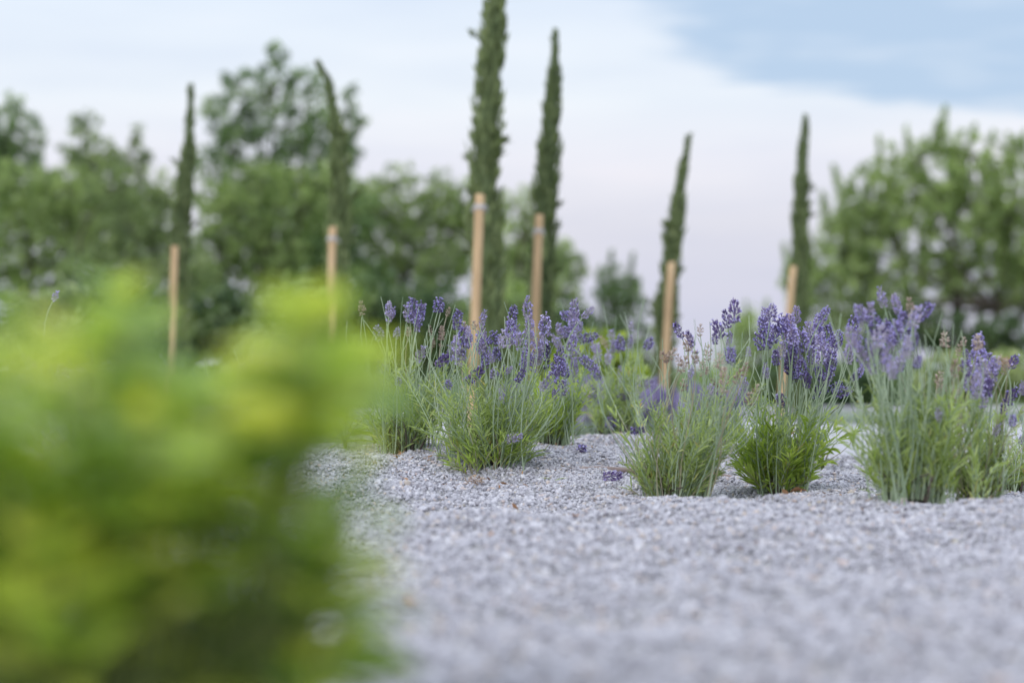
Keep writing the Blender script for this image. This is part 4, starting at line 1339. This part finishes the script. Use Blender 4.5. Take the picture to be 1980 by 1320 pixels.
# ------------------------------------------------------------------ things lying on the gravel
hz = lambda p, Y, up: (P(p, HORIZON, Y).x, Y, gz(P(p, HORIZON, Y).x, Y) + up)
hose_pts = [hz(1085, 5.72, -.012), hz(1110, 5.75, .001), hz(1150, 5.80, .006), hz(1200, 5.84, .008), hz(1250, 5.88, .009), hz(1300, 5.92, .008), hz(1360, 5.95, .007), hz(1410, 5.97, .004), hz(1450, 5.98, -.012)]
pp = np.array(hose_pts)
tt_ = np.linspace(0, len(pp) - 1, 40)
pp = np.stack([np.interp(tt_, np.arange(len(pp)), pp[:, k]) for k in range(3)], 1)
hose = Geo().add(*tube(pp, .0068, 12)).build('irrigation_pipe', MAT['hose'], None, origin=tuple(pp[20]), smooth=True)
tag(hose, 'thin brown drip pipe half buried in the gravel', 'pipe')


def lying_head(px_, Y, kind, idx, yaw, label, sc=1.0):
    p = hz(px_, Y, .012)
    o = bpy.data.objects.new('fallen_flower', HEADS[kind][idx][1])
    COL.objects.link(o)
    o.location = p
    o.rotation_euler = (R(86), 0, yaw)
    o.scale = (sc,) * 3
    tag(o, label, 'flower', 'fallen lavender heads on the gravel')


lying_head(1168, 5.55, 'k', 1, R(80), 'dark purple fallen lavender head beside the pipe', 1.0)
lying_head(1122, 6.1, 'k', 0, R(20), 'small dark fallen lavender head on the gravel mound behind the pipe', .9)
lying_head(905, 5.5, 'd', 1, R(60), 'greyish fallen lavender head at the foot of the violet lavender', 1.0)

dl = leaf_mesh('dead_leaf', .030, .015, .5, .4, MAT['dead'], .3)
dl2 = leaf_mesh('dead_leaf', .022, .013, .3, -.5, MAT['dead'], .4)
for i, (px_, Y, yaw, sc_, lab) in enumerate((
        (1560, 5.36, 1.1, 1.3, 'curled rust brown leaf at the foot of the fullest lavender'), (1525, 5.34, 2.6, 1.1, 'orange brown leaf right under the fullest lavender stems'),
        (775, 5.85, .5, 1.3, 'tan fallen leaf under the leftmost lavender'), (985, 5.50, 2.0, 1.0, 'orange fallen leaf under the violet lavender'),
        (862, 5.42, .3, 1.0, 'small tan leaf on open gravel left of centre'), (790, 5.40, 1.4, .8, 'small brown leaf lying near the leafy shrub'),
        (1116, 4.55, .2, 1.0, 'tan leaf scrap alone on the gravel in front of the pipe'), (1002, 4.95, 2.4, .8, 'tiny pale leaf scrap on the gravel below the violet lavender'),
        (955, 4.0, .9, .9, 'blurred brown leaf scrap on the near gravel'), (800, 2.85, .4, 1.0, 'blurred dark leaf on the near gravel beside the shrub'),
        (1700, 2.33, .6, 1.0, 'blurred tan leaf at the near edge of the gravel'), (1600, 5.2, 2.2, .8, 'dark brown leaf scrap right of the fullest lavender'))):
    o = bpy.data.objects.new('fallen_leaf', dl if i % 2 == 0 else dl2)
    COL.objects.link(o)
    o.location = hz(px_, Y, .009)
    o.rotation_euler = (rng.normal(0, .25), rng.normal(0, .25), yaw)
    o.scale = (sc_,) * 3
    tag(o, lab, 'leaf', 'dead leaves on the gravel')
gl_ = leaf_mesh('green_leaf', .04, .006, .3, .2, MAT['leaf_green'])
for px_, Y, yaw, rx, lab in ((1072, 5.55, 1.0, .35, 'narrow green leaf stuck upright in the gravel left of the pipe'), (1040, 5.6, 1.3, .05, 'narrow green leaf lying flat beside the violet lavender')):
    o = bpy.data.objects.new('fallen_leaf', gl_)
    COL.objects.link(o)
    o.location = hz(px_, Y, .006)
    o.rotation_euler = (rx, 0, -yaw)
    tag(o, lab, 'leaf')


def dark_stone(px_, Y, r, label):
    o = stones[2].copy()
    o.data = stones[2].data.copy()
    o.data.materials[0] = noise_dark
    o.name = 'stone'
    COL.objects.link(o)
    o.location = hz(px_, Y, r * .25)
    o.scale = (r * 2, r * 1.8, r * 1.8)
    tag(o, label, 'stone')


noise_dark = noise_mat('dark_stone', [(.3, (.05, .05, .06)), (.7, (.12, .12, .14))], 60, .8)
dark_stone(1905, 2.27, .014, 'dark blurred stone at the bottom right on the near gravel')
dark_stone(1880, 2.32, .009, 'smaller dark blurred stone beside the larger one at bottom right')


lit = Geo()
for px_, Y, w in ((790, 5.95, .16), (950, 5.68, .18), (1066, 6.25, .12), (1185, 6.9, .12), (1295, 5.25, .18), (1502, 5.42, .17), (1760, 4.72, .18), (1888, 4.95, .14), (1962, 5.75, .12)):
    c = P(px_, HORIZON, Y)
    n = 95
    x, y = c.x + rng.normal(0, w * .8, n), Y + rng.normal(-.02, w * .7, n)
    a = rng.uniform(0, math.tau, n)
    lit.add(*strips(np.stack([x, y, ground_z(x, y) + .005], 1), np.stack([np.cos(a), np.sin(a), rng.normal(.1, .15, n)], 1), rng.uniform(.006, .022, n), rng.uniform(.002, .005, n), rng.normal(0, .4, n), rng.random(n)))
tag(lit.build('plant_litter', MAT['dead']), 'dry leaf bits strewn over the gravel round the lavender', kind='stuff')


# ------------------------------------------------------------------ leafy shrub close to the camera
def leafy_shrub():
    Y0 = 1.5
    cx = P(300, HORIZON, Y0).x
    root = empty('leafy_shrub', (cx, Y0, gz(cx, Y0)), 'large bright yellow green leafy shrub, blurred, filling the near left corner', 'shrub')
    z0 = root.location.z
    prof_x = [-200, 0, 60, 110, 160, 210, 260, 310, 370, 440, 510, 560, 610, 650, 690, 735]
    prof_y = [560, 580, 640, 650, 590, 535, 570, 640, 690, 690, 675, 640, 575, 600, 720, 880]
    mes = [leaf_mesh('leaf', .056 * s, .036 * s, f_, b, MAT['shrub_leaf'], .05) for s, f_, b in ((1, .2, .25), (.9, .35, .1), (1.1, .15, .4), (.8, .3, .2))]
    st = Geo()
    leaf_pts = []
    tips = []
    reseed('leafy shrub')
    cand = [(c0 + rng.normal(0, 14), 30) for c0 in (608, 608, 600, 620, 612, 630, 590, 625, 222, 215, 235, 222, 20, 30, 540, 150, 280)]
    cand = [(a, np.interp(a, prof_x, prof_y) + 22 + rng.uniform(-10, 24)) for a, _ in cand]
    for gx in range(-210, 640, 62):
        for gy in range(0, 8):
            a = gx + rng.uniform(-36, 36)
            b_ = np.interp(a, prof_x, prof_y) + 85 + gy * 92 + rng.uniform(-36, 36)
            if a > 560 and 700 < b_ < 890: continue
            cand.append((a, b_))
    cand += [(330 + rng.normal(0, 40), rng.uniform(700, 850)) for _ in range(8)]
    cand += [(rng.uniform(560, 640), rng.uniform(600, 720)) for _ in range(8)]
    cand += [(rng.uniform(-150, 560), rng.uniform(720, 1280)) for _ in range(26)]
    cand += [(430 + rng.normal(0, 60), rng.uniform(740, 840)) for _ in range(6)]
    cand += [(rng.uniform(590, 705), rng.uniform(900, 1200)) for _ in range(26)]
    for px, py in cand:
        if py > 1330: continue
        # thin spots where the gravel shows through
        if any(math.hypot(px - a, (py - b) * .9) < r_ for a, b, r_ in GAPS): continue
        tips.append((px, py, rng.uniform(1.28, 1.78)))
    for px, py, Y in tips:
        tip = P(px, py, Y)
        b = Vector((cx + (tip.x - cx) * .55 + rng.normal(0, .012), Y0 + (Y - Y0) * .5, z0 - .01))
        mid1 = b + Vector((0, 0, (tip.z - b.z) * .45))
        mid2 = Vector((tip.x, tip.y, b.z + (tip.z - b.z) * .75))
        pts_ = bezier(b, mid1, mid2, tip, 12)
        st.add(*tube(pts_, np.linspace(.0026, .001, 12), 5))
        Ls = (tip - b).length
        nn = max(2, int(min(Ls, .15) / .04))
        ang = rng.uniform(0, 3.14)
        for i in range(nn):
            t = 1 - i * .04 / Ls
            if t < .2: break
            x = t * 11
            i0 = min(int(x), 10)
            p = pts_[i0] + (pts_[i0 + 1] - pts_[i0]) * (x - i0)
            ang += math.pi / 2 + rng.normal(0, .3)
            for sg in (0, math.pi):
                a = ang + sg
                d = (math.cos(a), math.sin(a), .75 if i == 0 else rng.uniform(.05, .6))
                leaf_pts.append((p, d, .62 if i == 0 else rng.uniform(.8, 1.15), i))
    st.build('stem', MAT['shrub_stem'], root, smooth=True)
    # the leaves nearest the camera, in view, are parts of their own; the rest are one mass
    inview = lambda q: (abs(q[0][0] / q[0][1]) < .22 and q[0][2] > .04)
    leaf_pts.sort(key=lambda q: (not inview(q), q[0][1]))
    for p, d, s, i in leaf_pts[:300]:
        place_leaf(mes[int(rng.random() * 4)], root, p, d, rng.normal(0, .35), s)
    rest = Geo()
    src = [np.array([v.co[:] for v in m.vertices]) for m in mes]
    tri = np.array([p.vertices[:] for p in mes[0].polygons])
    for p, d, s, i in leaf_pts[300:]:
        y = Vector(d).normalized()
        x = y.cross(Vector((0, 0, 1))).normalized()
        m3 = np.array(Matrix((x, y, x.cross(y))).transposed() @ Matrix.Rotation(rng.normal(0, .35), 3, 'Y')) * s
        rest.add(src[int(rng.random() * 4)] @ m3.T + np.array(p), tri, np.clip(rng.normal(.5, .25), 0, 1))
    if len(leaf_pts) > 300:
        tag(rest.build('foliage', MAT['shrub_leaf'], root, smooth=True), kind='stuff')
    return root, len(leaf_pts)


GAPS = ((555, 925, 82), (430, 910, 40), (650, 1130, 45), (430, 1110, 45), (330, 1270, 55), (540, 1290, 50), (640, 1280, 60), (110, 1240, 45))
_, nl = leafy_shrub()
print('shrub leaves', nl, 'gravel chips', len(pts), 'objects', len(bpy.data.objects), 'tris', sum(len(m.polygons) for m in bpy.data.meshes))
